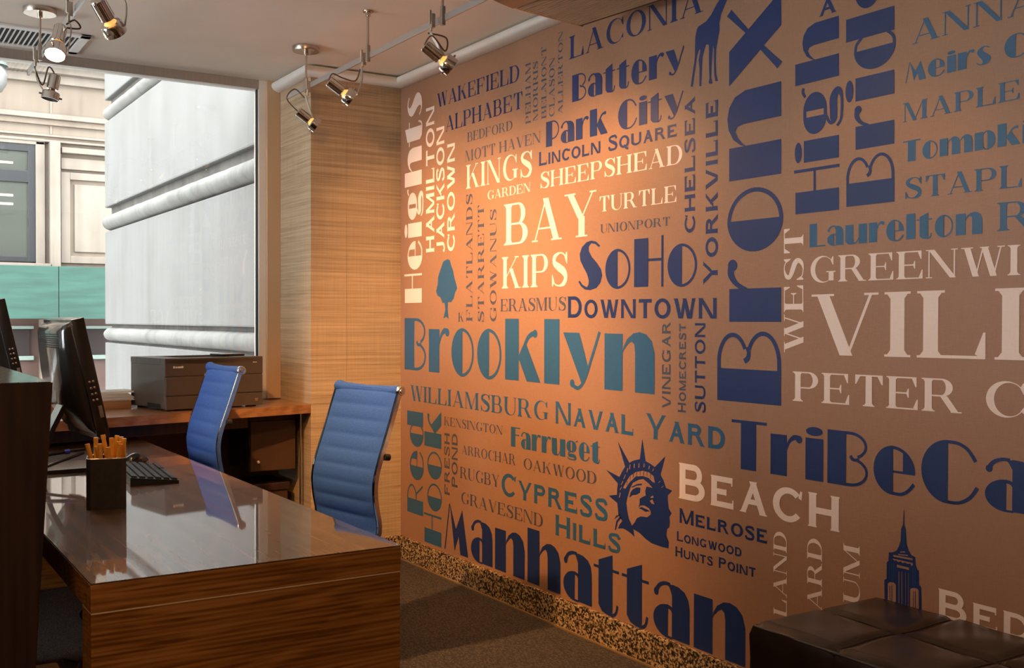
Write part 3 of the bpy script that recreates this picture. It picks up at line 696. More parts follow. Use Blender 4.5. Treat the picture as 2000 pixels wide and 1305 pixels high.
FIG={
'giraffe':[('N', 0, [(2.733, 2.426), (2.747, 2.415), (2.774, 2.385), (2.799, 2.368), (2.839, 2.359), (2.848, 2.35), (2.855, 2.326), (2.857, 2.286), (2.857, 2.256), (2.86, 2.236), (2.864, 2.219), (2.879, 2.152), (2.867, 2.149), (2.851, 2.229), (2.844, 2.258), (2.833, 2.278), (2.829, 2.27), (2.838, 2.239), (2.833, 2.21), (2.833, 2.145), (2.823, 2.143), (2.82, 2.211), (2.818, 2.243), (2.809, 2.266), (2.798, 2.286), (2.785, 2.282), (2.784, 2.233), (2.783, 2.19), (2.781, 2.165), (2.785, 2.149), (2.781, 2.143), (2.765, 2.142), (2.772, 2.164), (2.769, 2.22), (2.764, 2.276), (2.759, 2.26), (2.759, 2.223), (2.757, 2.173), (2.751, 2.147), (2.738, 2.146), (2.747, 2.171), (2.749, 2.209), (2.748, 2.258), (2.736, 2.304), (2.731, 2.32), (2.733, 2.345), (2.724, 2.375), (2.695, 2.417), (2.676, 2.435), (2.645, 2.429), (2.649, 2.437), (2.68, 2.455), (2.688, 2.455), (2.691, 2.468), (2.697, 2.459), (2.714, 2.464), (2.711, 2.45)])],
'tree':[('T', 0, [(4.694, 1.616), (4.738, 1.606), (4.756, 1.583), (4.769, 1.565), (4.794, 1.53), (4.797, 1.493), (4.816, 1.457), (4.8, 1.433), (4.769, 1.423), (4.746, 1.393), (4.725, 1.395), (4.716, 1.359), (4.737, 1.314), (4.706, 1.324), (4.681, 1.312), (4.691, 1.359), (4.689, 1.398), (4.657, 1.397), (4.63, 1.415), (4.614, 1.447), (4.594, 1.464), (4.608, 1.494), (4.625, 1.524), (4.635, 1.554), (4.657, 1.584), (4.669, 1.609)])],
'statue_head':[('N', 0, [(3.296, 0.827), (3.223, 0.751), (3.2, 0.762), (3.159, 0.773), (3.144, 0.853), (3.124, 0.769), (3.094, 0.762), (3.07, 0.753), (3.009, 0.801), (3.037, 0.728), (3.02, 0.71), (3.006, 0.683), (2.97, 0.677), (2.996, 0.657), (2.995, 0.637), (2.989, 0.608), (2.973, 0.592), (2.986, 0.578), (2.983, 0.558), (2.986, 0.539), (2.999, 0.53), (3.002, 0.504), (2.988, 0.484), (2.99, 0.459), (3.03, 0.458), (3.087, 0.461), (3.121, 0.471), (3.163, 0.489), (3.197, 0.496), (3.19, 0.467), (3.211, 0.477), (3.241, 0.485), (3.26, 0.488), (3.294, 0.482), (3.282, 0.501), (3.266, 0.516), (3.291, 0.539), (3.298, 0.583), (3.355, 0.604), (3.301, 0.615), (3.299, 0.639), (3.295, 0.661), (3.372, 0.706), (3.285, 0.688), (3.267, 0.713), (3.249, 0.733)]), ('B', 1, [(3.215, 0.654), (3.2, 0.675), (3.167, 0.691), (3.137, 0.699), (3.105, 0.686), (3.082, 0.672), (3.117, 0.673), (3.125, 0.655), (3.122, 0.637), (3.137, 0.631), (3.158, 0.62), (3.158, 0.605), (3.163, 0.585), (3.152, 0.595), (3.128, 0.598), (3.102, 0.591), (3.092, 0.581), (3.092, 0.569), (3.113, 0.556), (3.151, 0.553), (3.175, 0.542), (3.187, 0.525), (3.205, 0.508), (3.223, 0.532), (3.233, 0.56), (3.239, 0.591), (3.233, 0.613)]), ('N', 2, [(3.221, 0.615), (3.215, 0.635), (3.2, 0.651), (3.176, 0.662), (3.153, 0.663), (3.155, 0.644), (3.176, 0.633), (3.2, 0.628)]), ('N', 2, [(3.209, 0.659), (3.176, 0.674), (3.146, 0.68), (3.143, 0.675), (3.176, 0.668), (3.205, 0.656)]), ('N', 2, [(3.163, 0.582), (3.146, 0.59), (3.116, 0.586), (3.094, 0.582), (3.122, 0.575), (3.146, 0.581)]), ('B', 1, [(3.099, 0.621), (3.082, 0.628), (3.07, 0.611), (3.088, 0.612)]), ('B', 1, [(3.093, 0.637), (3.079, 0.643), (3.076, 0.636), (3.091, 0.632)]), ('B', 1, [(3.261, 0.648), (3.242, 0.674), (3.218, 0.7), (3.182, 0.72), (3.141, 0.73), (3.106, 0.729), (3.077, 0.718), (3.068, 0.693), (3.082, 0.695), (3.105, 0.707), (3.14, 0.71), (3.182, 0.703), (3.218, 0.677), (3.247, 0.646)]), ('N', 0, [(3.313, 0.473), (3.305, 0.509), (3.282, 0.531), (3.269, 0.531), (3.294, 0.507), (3.307, 0.474)]), ('N', 0, [(3.319, 0.513), (3.304, 0.532), (3.284, 0.539), (3.276, 0.537), (3.297, 0.528)]), ('B', 1, [(3.287, 0.606), (3.282, 0.606), (3.276, 0.627), (3.281, 0.626)]), ('B', 1, [(3.283, 0.637), (3.278, 0.638), (3.267, 0.651), (3.272, 0.65)]), ('B', 1, [(3.276, 0.658), (3.271, 0.658), (3.258, 0.676), (3.263, 0.675)]), ('B', 1, [(3.26, 0.683), (3.255, 0.684), (3.243, 0.703), (3.247, 0.702)]), ('B', 1, [(3.24, 0.712), (3.235, 0.713), (3.229, 0.729), (3.234, 0.729)]), ('B', 1, [(3.223, 0.726), (3.218, 0.727), (3.215, 0.745), (3.22, 0.745)]), ('B', 1, [(3.195, 0.734), (3.191, 0.735), (3.189, 0.751), (3.194, 0.751)]), ('B', 1, [(3.167, 0.739), (3.162, 0.739), (3.16, 0.756), (3.165, 0.756)]), ('B', 1, [(3.136, 0.744), (3.131, 0.745), (3.129, 0.759), (3.134, 0.759)]), ('B', 1, [(3.107, 0.74), (3.102, 0.741), (3.098, 0.754), (3.103, 0.754)]), ('B', 1, [(3.085, 0.735), (3.08, 0.736), (3.073, 0.747), (3.077, 0.747)]), ('B', 1, [(3.05, 0.695), (3.046, 0.696), (3.034, 0.705), (3.039, 0.704)]), ('B', 1, [(3.033, 0.679), (3.029, 0.68), (3.017, 0.689), (3.022, 0.688)]), ('N', 2, [(3.238, 0.678), (3.234, 0.679), (3.235, 0.661), (3.237, 0.661)]), ('N', 2, [(3.217, 0.7), (3.213, 0.7), (3.214, 0.683), (3.216, 0.683)]), ('N', 2, [(3.199, 0.712), (3.195, 0.712), (3.196, 0.695), (3.198, 0.695)]), ('N', 2, [(3.178, 0.72), (3.174, 0.721), (3.175, 0.703), (3.177, 0.703)]), ('N', 2, [(3.157, 0.727), (3.154, 0.727), (3.154, 0.71), (3.156, 0.71)]), ('N', 2, [(3.136, 0.729), (3.133, 0.729), (3.133, 0.712), (3.136, 0.712)]), ('N', 2, [(3.116, 0.73), (3.112, 0.73), (3.113, 0.713), (3.115, 0.713)]), ('N', 2, [(3.096, 0.723), (3.092, 0.723), (3.093, 0.706), (3.095, 0.706)])],
'tower':[('N', 0, [(1.961, 0.765), (1.959, 0.749), (1.959, 0.718), (1.954, 0.707), (1.952, 0.681), (1.951, 0.665), (1.944, 0.647), (1.934, 0.635), (1.921, 0.631), (1.92, 0.609), (1.915, 0.598), (1.909, 0.595), (1.908, 0.555), (1.901, 0.549), (1.898, 0.442), (2.025, 0.435), (2.027, 0.544), (2.019, 0.549), (2.019, 0.598), (2.013, 0.603), (2.012, 0.628), (1.998, 0.631), (1.985, 0.638), (1.977, 0.653), (1.971, 0.671), (1.97, 0.705), (1.964, 0.717), (1.962, 0.749)]), ('B', 1, [(1.972, 0.638), (1.957, 0.642), (1.954, 0.639), (1.972, 0.635)]), ('B', 1, [(1.979, 0.63), (1.947, 0.633), (1.945, 0.63), (1.978, 0.627)]), ('B', 1, [(1.996, 0.624), (1.93, 0.626), (1.93, 0.621), (1.996, 0.619)]), ('B', 1, [(1.999, 0.613), (1.929, 0.613), (1.929, 0.608), (1.933, 0.603), (1.938, 0.61), (1.947, 0.607), (1.955, 0.61), (1.963, 0.606), (1.97, 0.61), (1.979, 0.606), (1.985, 0.61), (1.993, 0.608)]), ('B', 1, [(1.983, 0.598), (1.942, 0.597), (1.942, 0.59), (1.956, 0.591), (1.983, 0.59)]), ('B', 1, [(2.014, 0.462), (2.014, 0.537), (2.007, 0.542), (1.993, 0.543), (1.986, 0.538), (1.986, 0.468)]), ('B', 1, [(1.937, 0.468), (1.937, 0.537), (1.928, 0.542), (1.914, 0.543), (1.909, 0.538), (1.908, 0.475)]), ('B', 1, [(1.977, 0.58), (1.975, 0.58), (1.974, 0.452), (1.976, 0.451)]), ('B', 1, [(1.967, 0.581), (1.965, 0.581), (1.964, 0.454), (1.966, 0.454)]), ('B', 1, [(1.954, 0.581), (1.953, 0.581), (1.952, 0.452), (1.953, 0.452)]), ('B', 1, [(1.944, 0.582), (1.943, 0.582), (1.942, 0.455), (1.943, 0.454)]), ('N', 2, [(2.008, 0.531), (2.006, 0.531), (2.006, 0.464), (2.007, 0.463)]), ('N', 2, [(2.001, 0.533), (1.999, 0.533), (1.998, 0.465), (2.0, 0.465)]), ('N', 2, [(1.927, 0.533), (1.926, 0.533), (1.925, 0.471), (1.927, 0.47)]), ('N', 2, [(1.921, 0.534), (1.919, 0.535), (1.918, 0.472), (1.92, 0.472)]), ('T', 1, [(2.009, 0.596), (2.008, 0.596), (2.008, 0.548), (2.009, 0.548)]), ('T', 1, [(2.002, 0.598), (2.001, 0.598), (2.0, 0.548), (2.001, 0.548)]), ('T', 1, [(1.995, 0.596), (1.994, 0.597), (1.994, 0.549), (1.995, 0.548)]), ('T', 1, [(1.929, 0.6), (1.928, 0.6), (1.928, 0.546), (1.929, 0.546)]), ('T', 1, [(1.922, 0.599), (1.921, 0.599), (1.921, 0.547), (1.922, 0.547)]), ('T', 1, [(1.963, 0.706), (1.962, 0.706), (1.962, 0.651), (1.963, 0.651)]), ('T', 1, [(1.959, 0.706), (1.958, 0.707), (1.958, 0.652), (1.959, 0.651)])],
}
for text, font, ink, npre, q in WORDS:
    polys, ends = layout(text, font)
    Lw = ends[(npre or len(text))-1]
    P0, P1, P2, P3 = (q[0], q[1]), (q[2], q[3]), (q[4], q[5]), (q[6], q[7])
    def tf(a, b, Lw=Lw, P0=P0, P1=P1, P2=P2, P3=P3):
        s = a/Lw
        y = (1-b)*((1-s)*P0[0]+s*P1[0])+b*((1-s)*P3[0]+s*P2[0])
        z = (1-b)*((1-s)*P0[1]+s*P1[1])+b*((1-s)*P3[1]+s*P2[1])
        return (XW-.0008, y, z)
    flat_polys(polys, tf, 'printed_word', M_ink[ink], wall_right, '%s word %s in %s' % (INKNAME[ink], text.upper(), FONTNAME[font]))
FIGLAB = {'giraffe': 'navy giraffe silhouette', 'tree': 'teal tree silhouette', 'statue_head': 'navy crowned statue head', 'tower': 'navy stepped skyscraper with a spire'}
for k, lst in FIG.items():
    root = None
    for ink, lay, pts in lst:
        o = flat_polys([pts], lambda a, b, lay=lay: (XW-.0008-.0005*lay, a, b), 'printed_'+k if root is None else 'printed_detail', M_ink[ink], wall_right if root is None else root, FIGLAB[k] if root is None else None)
        if root is None: root = o
# ------------------------------------------------------------------ street outside the window
street = struct('trim_4', MB().box(-14, 10, YWIN+.3, 24, -.35, -.2), M_street, 'street surface outside')
street.name = 'street'
# pale rusticated stone wall running away from the window
sw = thing('stone_building', 'pale rusticated limestone wall running away outside the window', 'building', (2.0, 5.95, 0))
SX0, SY0, SY1 = 2.0, 5.80, 10.08
def loc(mb, name, m, parent, org, label=None, **kw):
    mb.v = [(v[0]-org[0], v[1]-org[1], v[2]-org[2]) for v in mb.v]
    return mb.build(name, m, parent, label, **kw)
o_ = (2.0, 5.95, 0)
rolls = [(1.110, 1.235, 1.262), (2.110, 2.250, 2.318), (3.10, 3.225, 3.29), (4.10, 4.23, 4.29), (5.10, 5.23, 5.29)]
prev = -.3
for (a, b, c) in rolls:
    loc(MB().box(SX0, 4.6, SY0, SY1, prev, a-.012, .012), 'stone_course', M_stone, sw, o_)
    loc(MB().box(SX0+.05, 4.6, SY0, SY1-.05, a-.012, c), 'groove', M_groove, sw, o_, 'dark recessed joint')
    r = (b-a)/2; zc = (a+b)/2
    mb = MB(); pts = [(SX0+.052-(r*1.25)*math.cos(t), zc+r*math.sin(t)) for t in [(-PI/2+PI*i/12) for i in range(13)]]
    ys = [SY0+(SY1-.06-SY0)*i/40 for i in range(41)]; vs = []
    for y in ys:
        for p in pts: vs.append((p[0]+random.uniform(-.002, .002), y, p[1]+random.uniform(-.0015, .0015)))
    # rounded far end
    for k in range(1, 5):
        kk = math.cos(k/4*PI/2*.95)
        for p in pts: vs.append((SX0+.052+(p[0]-SX0-.052)*kk, ys[-1]+.06*math.sin(k/4*PI/2), zc+(p[1]-zc)*kk))
    nn = len(pts); mm = len(ys)+4
    mb.add(vs, [[i*nn+j, i*nn+j+1, (i+1)*nn+j+1, (i+1)*nn+j] for i in range(mm-1) for j in range(nn-1)])
    loc(mb, 'roll_moulding', M_stone2, sw, o_, 'weathered rounded stone band', smooth=60)
    prev = c
loc(MB().box(SX0, 4.6, SY0, SY1, prev, 6.3), 'stone_course', M_stone, sw, o_)

# buff building across the street
fb = thing('facade', 'buff stone facade with mouldings and a black framed window across the street', 'building', (2.0, 16, 0))
o_ = (2.0, 16, 0); Y = 16.0
def fx(mb, name, m, label=None, **kw): return loc(mb, name, m, fb, o_, label, **kw)
def slab(x0, x1, z0, z1, d, name, m, label=None, bev=.01): return fx(MB().box(x0, x1, Y-d, Y+.4, z0, z1, bev), name, m, label)
slab(-12, 9, 1.0, 8.5, 0, 'facade_wall', M_buff)
for x in (-11, -6.5, -2.35, 2.46, 6.6):                 # joints read as thin dark gaps between panels
    fx(MB().box(x-.012, x+.012, Y-.012, Y, 3.9, 8.0), 'stone_joint', M_joint)
slab(-12, 9, 4.72, 4.83, .22, 'cornice', M_buff2); slab(-12, 9, 4.83, 5.02, .42, 'cornice', M_buff2); slab(-12, 9, 4.60, 4.72, .10, 'cornice', M_buff2)
slab(-12, 9, 5.02, 5.25, .50, 'cornice', M_buff2); slab(-12, 9, 5.6, 5.75, .40, 'cornice', M_buff2)
slab(-12, 9, 4.10, 4.17, .12, 'string_course', M_buff2); slab(-12, 9, 4.02, 4.10, .06, 'string_course', M_buff)
slab(-12, 9, 3.86, 3.89, .05, 'string_course', M_buff2); slab(-12, 9, 3.78, 3.81, .09, 'string_course', M_buff2)
def far_window(x0, x1):
    z0, z1 = 2.10, 3.73
    slab(x0-.12, x0-.0, z0-.08, z1+.05, .07, 'window_surround', M_buff2); slab(x1+.0, x1+.12, z0-.08, z1+.05, .07, 'window_surround', M_buff2)
    slab(x0-.12, x1+.12, z1+.0, z1+.09, .07, 'window_surround', M_buff2); slab(x0-.2, x1+.2, z0-.15, z0-.02, .16, 'window_ledge', M_buff2)
    f = MB()
    for b in ((x0, x0+.09, z0, z1), (x1-.09, x1, z0, z1), (x0+.0905, x1-.0905, z1-.10, z1), (x0+.0905, x1-.0905, z0, z0+.07), (x0+.0905, x1-.0905, 3.20, 3.36)):
        f.box(b[0], b[1], Y-.05, Y-.001, b[2], b[3], .004)
    fr = fx(f, 'window_frame', M_blackframe, 'black sash frame')
    bk = MB().box(x0+.05, x1-.05, Y-.004, Y-.001, z0+.05, z1-.05); fx(bk, 'window_room', M_winback, 'pale room seen through the glass')
    for k, (zz, w_) in enumerate(((3.45, .50), (3.0, .7), (2.88, .6))):
        fx(MB().box(x1-.28-w_, x1-.28, Y-.012, Y-.006, zz, zz+.03), 'ceiling_lamp', M_lampstrip, 'lit strip lamp inside')
    for zz in ((z0+.06, 3.21), (3.35, z1-.09)):
        fx(MB().box(x0+.08, x1-.08, Y-.030, Y-.026, zz[0], zz[1]), 'window_pane', M_glass)
for x in (1.0, -3.4, 5.4): far_window(x, x+1.25)
def far_panel(x0, x1):
    slab(x0-.16, x0-.02, 2.0, 3.78, .16, 'pilaster', M_buff2)
    slab(x0, x1, 3.64, 3.72, .14, 'string_course', M_buff2); slab(x0, x1, 3.42, 3.58, .07, 'panel_block', M_buff2)
    m = MB()
    for b in ((x0, x0+.12, 2.1, 3.38), (x1-.12, x1, 2.1, 3.38), (x0+.1205, x1-.1205, 3.28, 3.38), (x0+.1205, x1-.1205, 2.1, 2.2)): m.box(b[0], b[1], Y-.06, Y-.001, b[2], b[3], .006)
    fx(m, 'panel_frame', M_buff2); slab(x0+.18, x1-.18, 2.26, 3.22, .03, 'raised_panel', M_buff2)
far_panel(2.58, 3.55); far_panel(-1.6, .2); far_panel(7.0, 8.4)
# green site hoarding in front of the shopfront
hd = thing('hoarding', 'green painted plywood hoarding boards across the street', 'hoarding', (2, 15.3, 0))
for i in range(-6, 4):
    x = 2.44+i*1.9
    mb = MB().box(x+.004, x+1.896, 15.28, 15.34, 1.31, 2.02, .004); loc(mb, 'plywood_board', M_green, hd, (2, 15.3, 0))
for i in range(-6, 5):
    x = 2.44+i*1.9; loc(MB().box(x-.05, x+.05, 15.345, 15.45, -.2, 1.95), 'post', M_shop, hd, (2, 15.3, 0))
sf = thing('shopfront', 'dark brown shopfront below the green boards', 'shop', (2, 15.9, 0))
def sfx(mb, n, m, l=None): return loc(mb, n, m, sf, (2, 15.9, 0), l)
sfx(MB().box(-12, 9, 15.85, 16.4, -.2, .995), 'shopfront_wall', M_shop); sfx(MB().box(-12, 9, 15.85, 15.995, .995, 1.35), 'shopfront_wall', M_shop)
for i in range(-6, 4):
    x = 1.05+i*1.75
    sfx(MB().box(x, x+1.1, 15.80, 15.85, .80, 1.17, .01), 'shop_window', M_shopglass); sfx(MB().box(x-.05, x+1.15, 15.78, 15.86, 1.17, 1.21, .008), 'window_rail', M_paleg)
    sfx(MB().box(x-.05, x+1.15, 15.78, 15.86, .74, .80, .008), 'window_rail', M_paleg)
    sfx(MB().box(x+.45, x+.85, 15.80, 15.86, .15, .72, .008), 'lower_panel', M_yellow); sfx(MB().box(x+1.22, x+1.36, 15.72, 15.86, -.2, 1.3, .01), 'pier', M_buff)
# street lamp with a white globe, at the left edge of the view
sl = thing('street_lamp', 'white globe street lamp outside at the far left of the window', 'street lamp', (.850, 8.0, -.2))
MB().tube([(0, 0, 0), (0, 0, 3.05)], .035, 12).build('post', M_blackframe, sl)
mb = MB(); mb.lathe([(.02, -.10), (.07, -.085), (.10, -.03), (.105, .03), (.085, .08), (.04, .105), (.0, .11)], Matrix.Translation((0, 0, 3.15))); mb.build('globe', M_globe, sl, 'white glass globe', smooth=60)
mb = MB(); mb.lathe([(.0, .15), (.05, .14), (.095, .07), (.075, .085), (.0, .12)], Matrix.Translation((.015, 0, 3.17))); mb.build('lamp_cap', M_paleg, sl, 'pale green cap')

# ------------------------------------------------------------------ desk
dk = thing('reception_desk', 'long polished walnut desk with a thick top, below the blue chairs', 'desk', (.811, 2.385, 0))
DX0, DX1, DY0 = .442, 1.180, 2.385
o_ = (.811, 2.385, 0)
loc(MB().box(DX0+.0005, DX1-.0005, DY0+.0005, 5.60, .736, .740), 'desk_surface', M_desktop, dk, o_, 'glossy walnut writing surface')
loc(MB().box(DX0, DX1, DY0, 5.60, .676, .7365, .0012), 'desktop', M_desk, dk, o_)
loc(MB().box(DX0+.001, DX1-.001, DY0+.002, DY0+.10, 0, .672, .001), 'end_panel', M_desk, dk, o_)
loc(MB().box(DX0+.0012, DX1-.0012, DY0+.0008, DY0+.10, .6722, .6758), 'edge_band', mat('pale_edge_band', (.80, .58, .36), .4), dk, o_, 'thin pale edge line')
loc(MB().box(DX0+.001, DX1-.001, 5.50, 5.58, 0, .676, .001), 'end_panel', M_desk, dk, o_)
loc(MB().box(.78, .80, DY0+.10, 4.50, .28, .676, .001), 'modesty_panel', M_darkwood, dk, o_)
# window ledge worktop, front edge slightly skewed
lg = thing('window_worktop', 'brown wooden worktop along the window under the printer', 'worktop', (1.0, 5.4, .82))
sl_ = .2299
mb = MB(); f0 = 5.225-(2.0605-(-1.2))*sl_
mb.prism([(-1.2, f0), (2.0605, 5.2245), (2.0605, YWIN-.001), (-1.2, YWIN-.001)], .818, .863)
loc(mb, 'worktop_board', M_ledge, lg, (1.0, 5.4, .82))
mb = MB(); mb.prism([(-1.1, f0+.12), (1.73, 5.24), (1.73, 5.26), (-1.1, f0+.14)], .757, .8175)
loc(mb, 'support_rail', M_darkwood, lg, (1.0, 5.4, .82), 'dark rail under the worktop')
loc(MB().box(-1.0, -.94, 4.95, YWIN-.003, 0, .8175, .002), 'leg_panel', M_darkwood, lg, (1.0, 5.4, .82))
# cabinet hung under the worktop
cb = thing('hanging_cabinet', 'small brown cabinet fixed under the worktop behind the chairs', 'cabinet', (1.90, 5.5, .51))
o_ = (1.90, 5.5, .51)
loc(MB().box(1.775, 2.025, 5.362, 5.70, .512, .8175, .002), 'body', M_darkwood, cb, o_)
d_ = loc(MB().box(1.778, 2.022, 5.345, 5.362, .515, .775, .002), 'door', M_brownpanel, cb, o_, 'brown cabinet door')
k_ = MB(); k_.lathe([(.0, .022), (.006, .02), (.0075, .012), (.003, .008), (.003, 0)], axis_matrix((1.815, 5.345, .565), (1.815, 5.30, .565)), 14)
ko = loc(k_, 'knob', mat('pale_knob', (.85, .78, .62), .3), d_, o_, 'small pale round knob', smooth=50)
# dark storage box on the floor below it
bx = thing('storage_box', 'dark brown box on the floor beneath the hanging cabinet', 'box', (1.88, 5.5, 0))
loc(MB().box(1.72, 2.0, 5.40, 5.69, 0.0, .400, .004), 'body', M_brownpanel, bx, (1.88, 5.5, 0))
loc(MB().box(1.71, 2.01, 5.39, 5.70, .401, .440, .004), 'lid', M_darkwood, bx, (1.88, 5.5, 0))
mb = MB(); mb.tube([(2.033, 5.30, 0), (2.033, 5.30, .8175)], .006, 10)
tagit(mb.build('support_pole', M_nickel), 'thin metal pole under the right end of the worktop', 'pole')

# printer
pr = thing('printer', 'boxy dark brown laser printer on the window worktop', 'printer', (1.555, 5.207, .863), math.radians(10.5))
w2 = .262
MB().box(-w2, w2, 0.004, .40, .012, .226, .006).build('body', M_printer, pr)
MB().box(-w2, w2, -.0, .010, .168, .252, .003).build('top_front_panel', M_printer, pr)
MB().box(-w2+.003, w2-.003, -.004, .006, .075, .165, .003).build('front_door', M_printer, pr)
MB().box(-w2+.003, w2-.003, -.002, .010, .008, .072, .003).build('paper_drawer', M_printer, pr)
tp = MB(); 
for b in ((-w2, w2, .0, .055), (-w2, w2, .33, .40), (-w2, -.15, .055, .33), (.14, w2, .055, .33)): tp.box(b[0], b[1], b[2], b[3], .226, .256, .002)
tp.build('top_cover', M_printer, pr, 'top cover around the output tray')
MB().prism([(.058, .2265), (.328, .2265), (.328, .250), (.058, .228)], -.15, .14, None, 'x').build('output_tray', M_printerdark, pr, 'sloping dark output tray')
MB().box(.10, .225, .12, .26, .256, .268, .004).build('control_panel', M_blackgloss, pr, 'raised black control panel')
MB().box(-w2-.001, -w2+.01, .05, .20, .015, .035, .001).build('side_grip', M_dark, pr, 'dark side hand grip')
mk = MB()
for i, x in enumerate((-.222, -.210, -.199, -.190, -.180)): mk.box(x, x+(.009 if i != 4 else .010), -.0012, 0, .208, .218 if i in (0, 4) else .216)
mk.build('maker_mark', M_silvermark, pr, 'small pale maker mark')
MB().box(.205, .228, -.0012, 0, .226, .229).build('model_mark', M_silvermark, pr, 'tiny pale printed mark')
MB().box(.215, .232, -.0035, -.002, .028, .044, .001).build('badge', M_bracket, pr, 'small square badge')
for x in (-.22, .22):
    for y in (.05, .35): MB().box(x-.02, x+.02, y-.02, y+.02, 0, .013).build('foot', M_black, pr)

tagit(MB().box(.62, 1.21, 5.475, 5.695, .8632, .9000, .002).build('wooden_riser', M_ledge), 'low wooden riser under the white papers', 'riser')
# loose sheets of paper in a stack on the sill end of the worktop
for i, (x, y, z, rz, lab) in enumerate(((1.10, 5.585, .9005, .03, 'lowest stack of white paper on the worktop beside the printer'), (1.085, 5.585, .9220, -.04, 'middle stack of white paper on the worktop'), (1.11, 5.59, .9385, .08, 'loose top sheets of white paper on the stack'))):
    s_ = thing('paper_stack', lab, 'paper', (x, y, z), rz, 'white papers beside the printer')
    h = (.021, .016, .008)[i]; mb = MB(); n_ = (6, 4, 3)[i]
    for k in range(n_):
        a = random.uniform(-.012, .012); mb.box(-.15+a, .13+a, -.085+a*.6, .085+a*.6, h*k/n_, h*(k+.85)/n_)
    mb.build('sheets', M_paper, s_)

# ------------------------------------------------------------------ monitors
def monitor(loc_, rz, label, sc=1.0):
    """screen faces +x; local origin on the table below the screen"""
    t = thing('computer_monitor', label, 'monitor', loc_, rz, 'computer monitors on the desks')
    hw = .20*sc
    tilt = Matrix.Rotation(math.radians(-12), 4, 'Y')
    Mx = Matrix.Translation((0, 0, .355*sc)) @ tilt
    # bezel
    mb = MB(); mb.box(-.048*sc, 0, -hw, hw, -.225*sc, .225*sc, .006, Mx); mb.build('bezel', M_monitor, t, smooth=30)
    mb = MB(); mb.box(0.0005, .002, -hw+.02, hw-.02, -.195*sc, .205*sc, 0, Mx); mb.build('screen', M_screen, t, 'dark unlit screen')
    # bulging rear housing: rounded profile in side view, inset at the sides
    prof_ = [(-.048, .215), (-.072, .208), (-.085, .188), (-.095, .12), (-.104, .04), (-.107, -.03), (-.101, -.09), (-.084, -.14), (-.064, -.185), (-.048, -.205)]
    mb = MB(); ys = [-.190, -.186, -.165, .165, .186, .190]; kx = [0, .6, 1, 1, .6, 0]; vs = []
    for y, k in zip(ys, kx):
        for (x, z) in prof_:
            xx = -.048+(x+.048)*(.12+.88*k); vs.append(Mx @ Vector((xx*sc, y*sc*(1), z*sc*(.985+.015*k))))
    n_ = len(prof_)
    mb.add(vs, [[i*n_+j, i*n_+(j+1) % n_, (i+1)*n_+(j+1) % n_, (i+1)*n_+j] for i in range(5) for j in range(n_)]+[list(range(n_)), [5*n_+j for j in range(n_)]])
    hs = mb.build('rear_housing', M_monitor, t, 'rounded glossy rear housing', smooth=55)
    vt = MB()
    for k in range(7):
        z = .128+k*.008; x = -.085-(.188-z)/.068*.010; vt.box((x-.0012)*sc, (x+.004)*sc, -.14*sc, .14*sc, z*sc, (z+.0035)*sc, 0, Mx)
    vt.build('vent', M_dark, hs, 'row of vent slots')
    bt = MB()
    for k in range(4):
        for j in (0, 1):
            bt.lathe([(.0048*sc, 0), (.0048*sc, .0015), (.003*sc, .0025), (0, .0025)], Mx @ axis_matrix(((-.032+j*.013)*sc, -hw, (-.012-k*.023)*sc), ((-.032+j*.013)*sc, -hw-1, (-.012-k*.023)*sc)), 10)
    bt.build('control_buttons', M_nickel, t, 'eight small buttons down the side', smooth=40)
    MB().box(-.022*sc, -.008*sc, -hw-.001, -hw+.004, -.150*sc, -.105*sc, .001, Mx).build('side_port', M_bracket, t)
    # neck and foot
    nk = MB(); nk.plate([(-.155*sc, 0, .012), (-.15*sc, 0, .06*sc), (-.115*sc, 0, .16*sc), (-.075*sc, 0, .24*sc)], .085*sc, .018*sc, (0, 1, 0)); nk.build('neck', M_monitor, t)
    ft = MB(); ft.prism([(-.215*sc, -.07*sc), (-.19*sc, -.115*sc), (.03*sc, -.125*sc), (.065*sc, -.09*sc), (.065*sc, .09*sc), (.03*sc, .125*sc), (-.19*sc, .115*sc), (-.215*sc, .07*sc)], 0.0, .013); ft.build('foot', M_monitor, t)
    return t
monitor((.766, 4.28, .7405), math.radians(5), 'black computer monitor seen side-on beside the orange sticks')
monitor((.612, 5.20, .8635), math.radians(5), 'second black monitor at the left edge of the photo, behind the granite counter', .93)
# cables from the monitor
def cable(path, r, label, band=None):
    t = thing('cable', label, 'cable', path[0], 0, 'monitor cables')
    pp = catmull([Vector(p)-Vector(path[0]) for p in path], 6); MB().tube(pp, r, 8).build('cord', M_black, t, smooth=60)
    if band:
        a, b = Vector(path[-2])-Vector(path[0]), Vector(path[-1])-Vector(path[0]); d = (b-a)
        MB().tube([a+d*band, a+d*(band+.16)], r*1.55, 12).build('band', M_blueink, t, 'bright blue collar'); MB().tube([a+d*(band-.55), a+d*(band-.02)], r*1.3, 10).build('plug_sleeve', M_blackgloss, t)
    return t
cable([(.46, 4.02, .79), (.54, 4.04, .805), (.63, 4.06, .825), (.735, 4.07, .835)], .0055, 'black monitor cable with a blue collar', .35)
cable([(.46, 3.95, .752), (.55, 3.98, .775), (.64, 4.02, .80), (.73, 4.06, .822)], .0055, 'plain black monitor cable below the one with the blue collar')
cable([(.58, 4.30, .90), (.56, 4.28, .86), (.53, 4.25, .80), (.50, 4.22, .7465)], .004, 'thin black cable hanging behind the monitor neck')

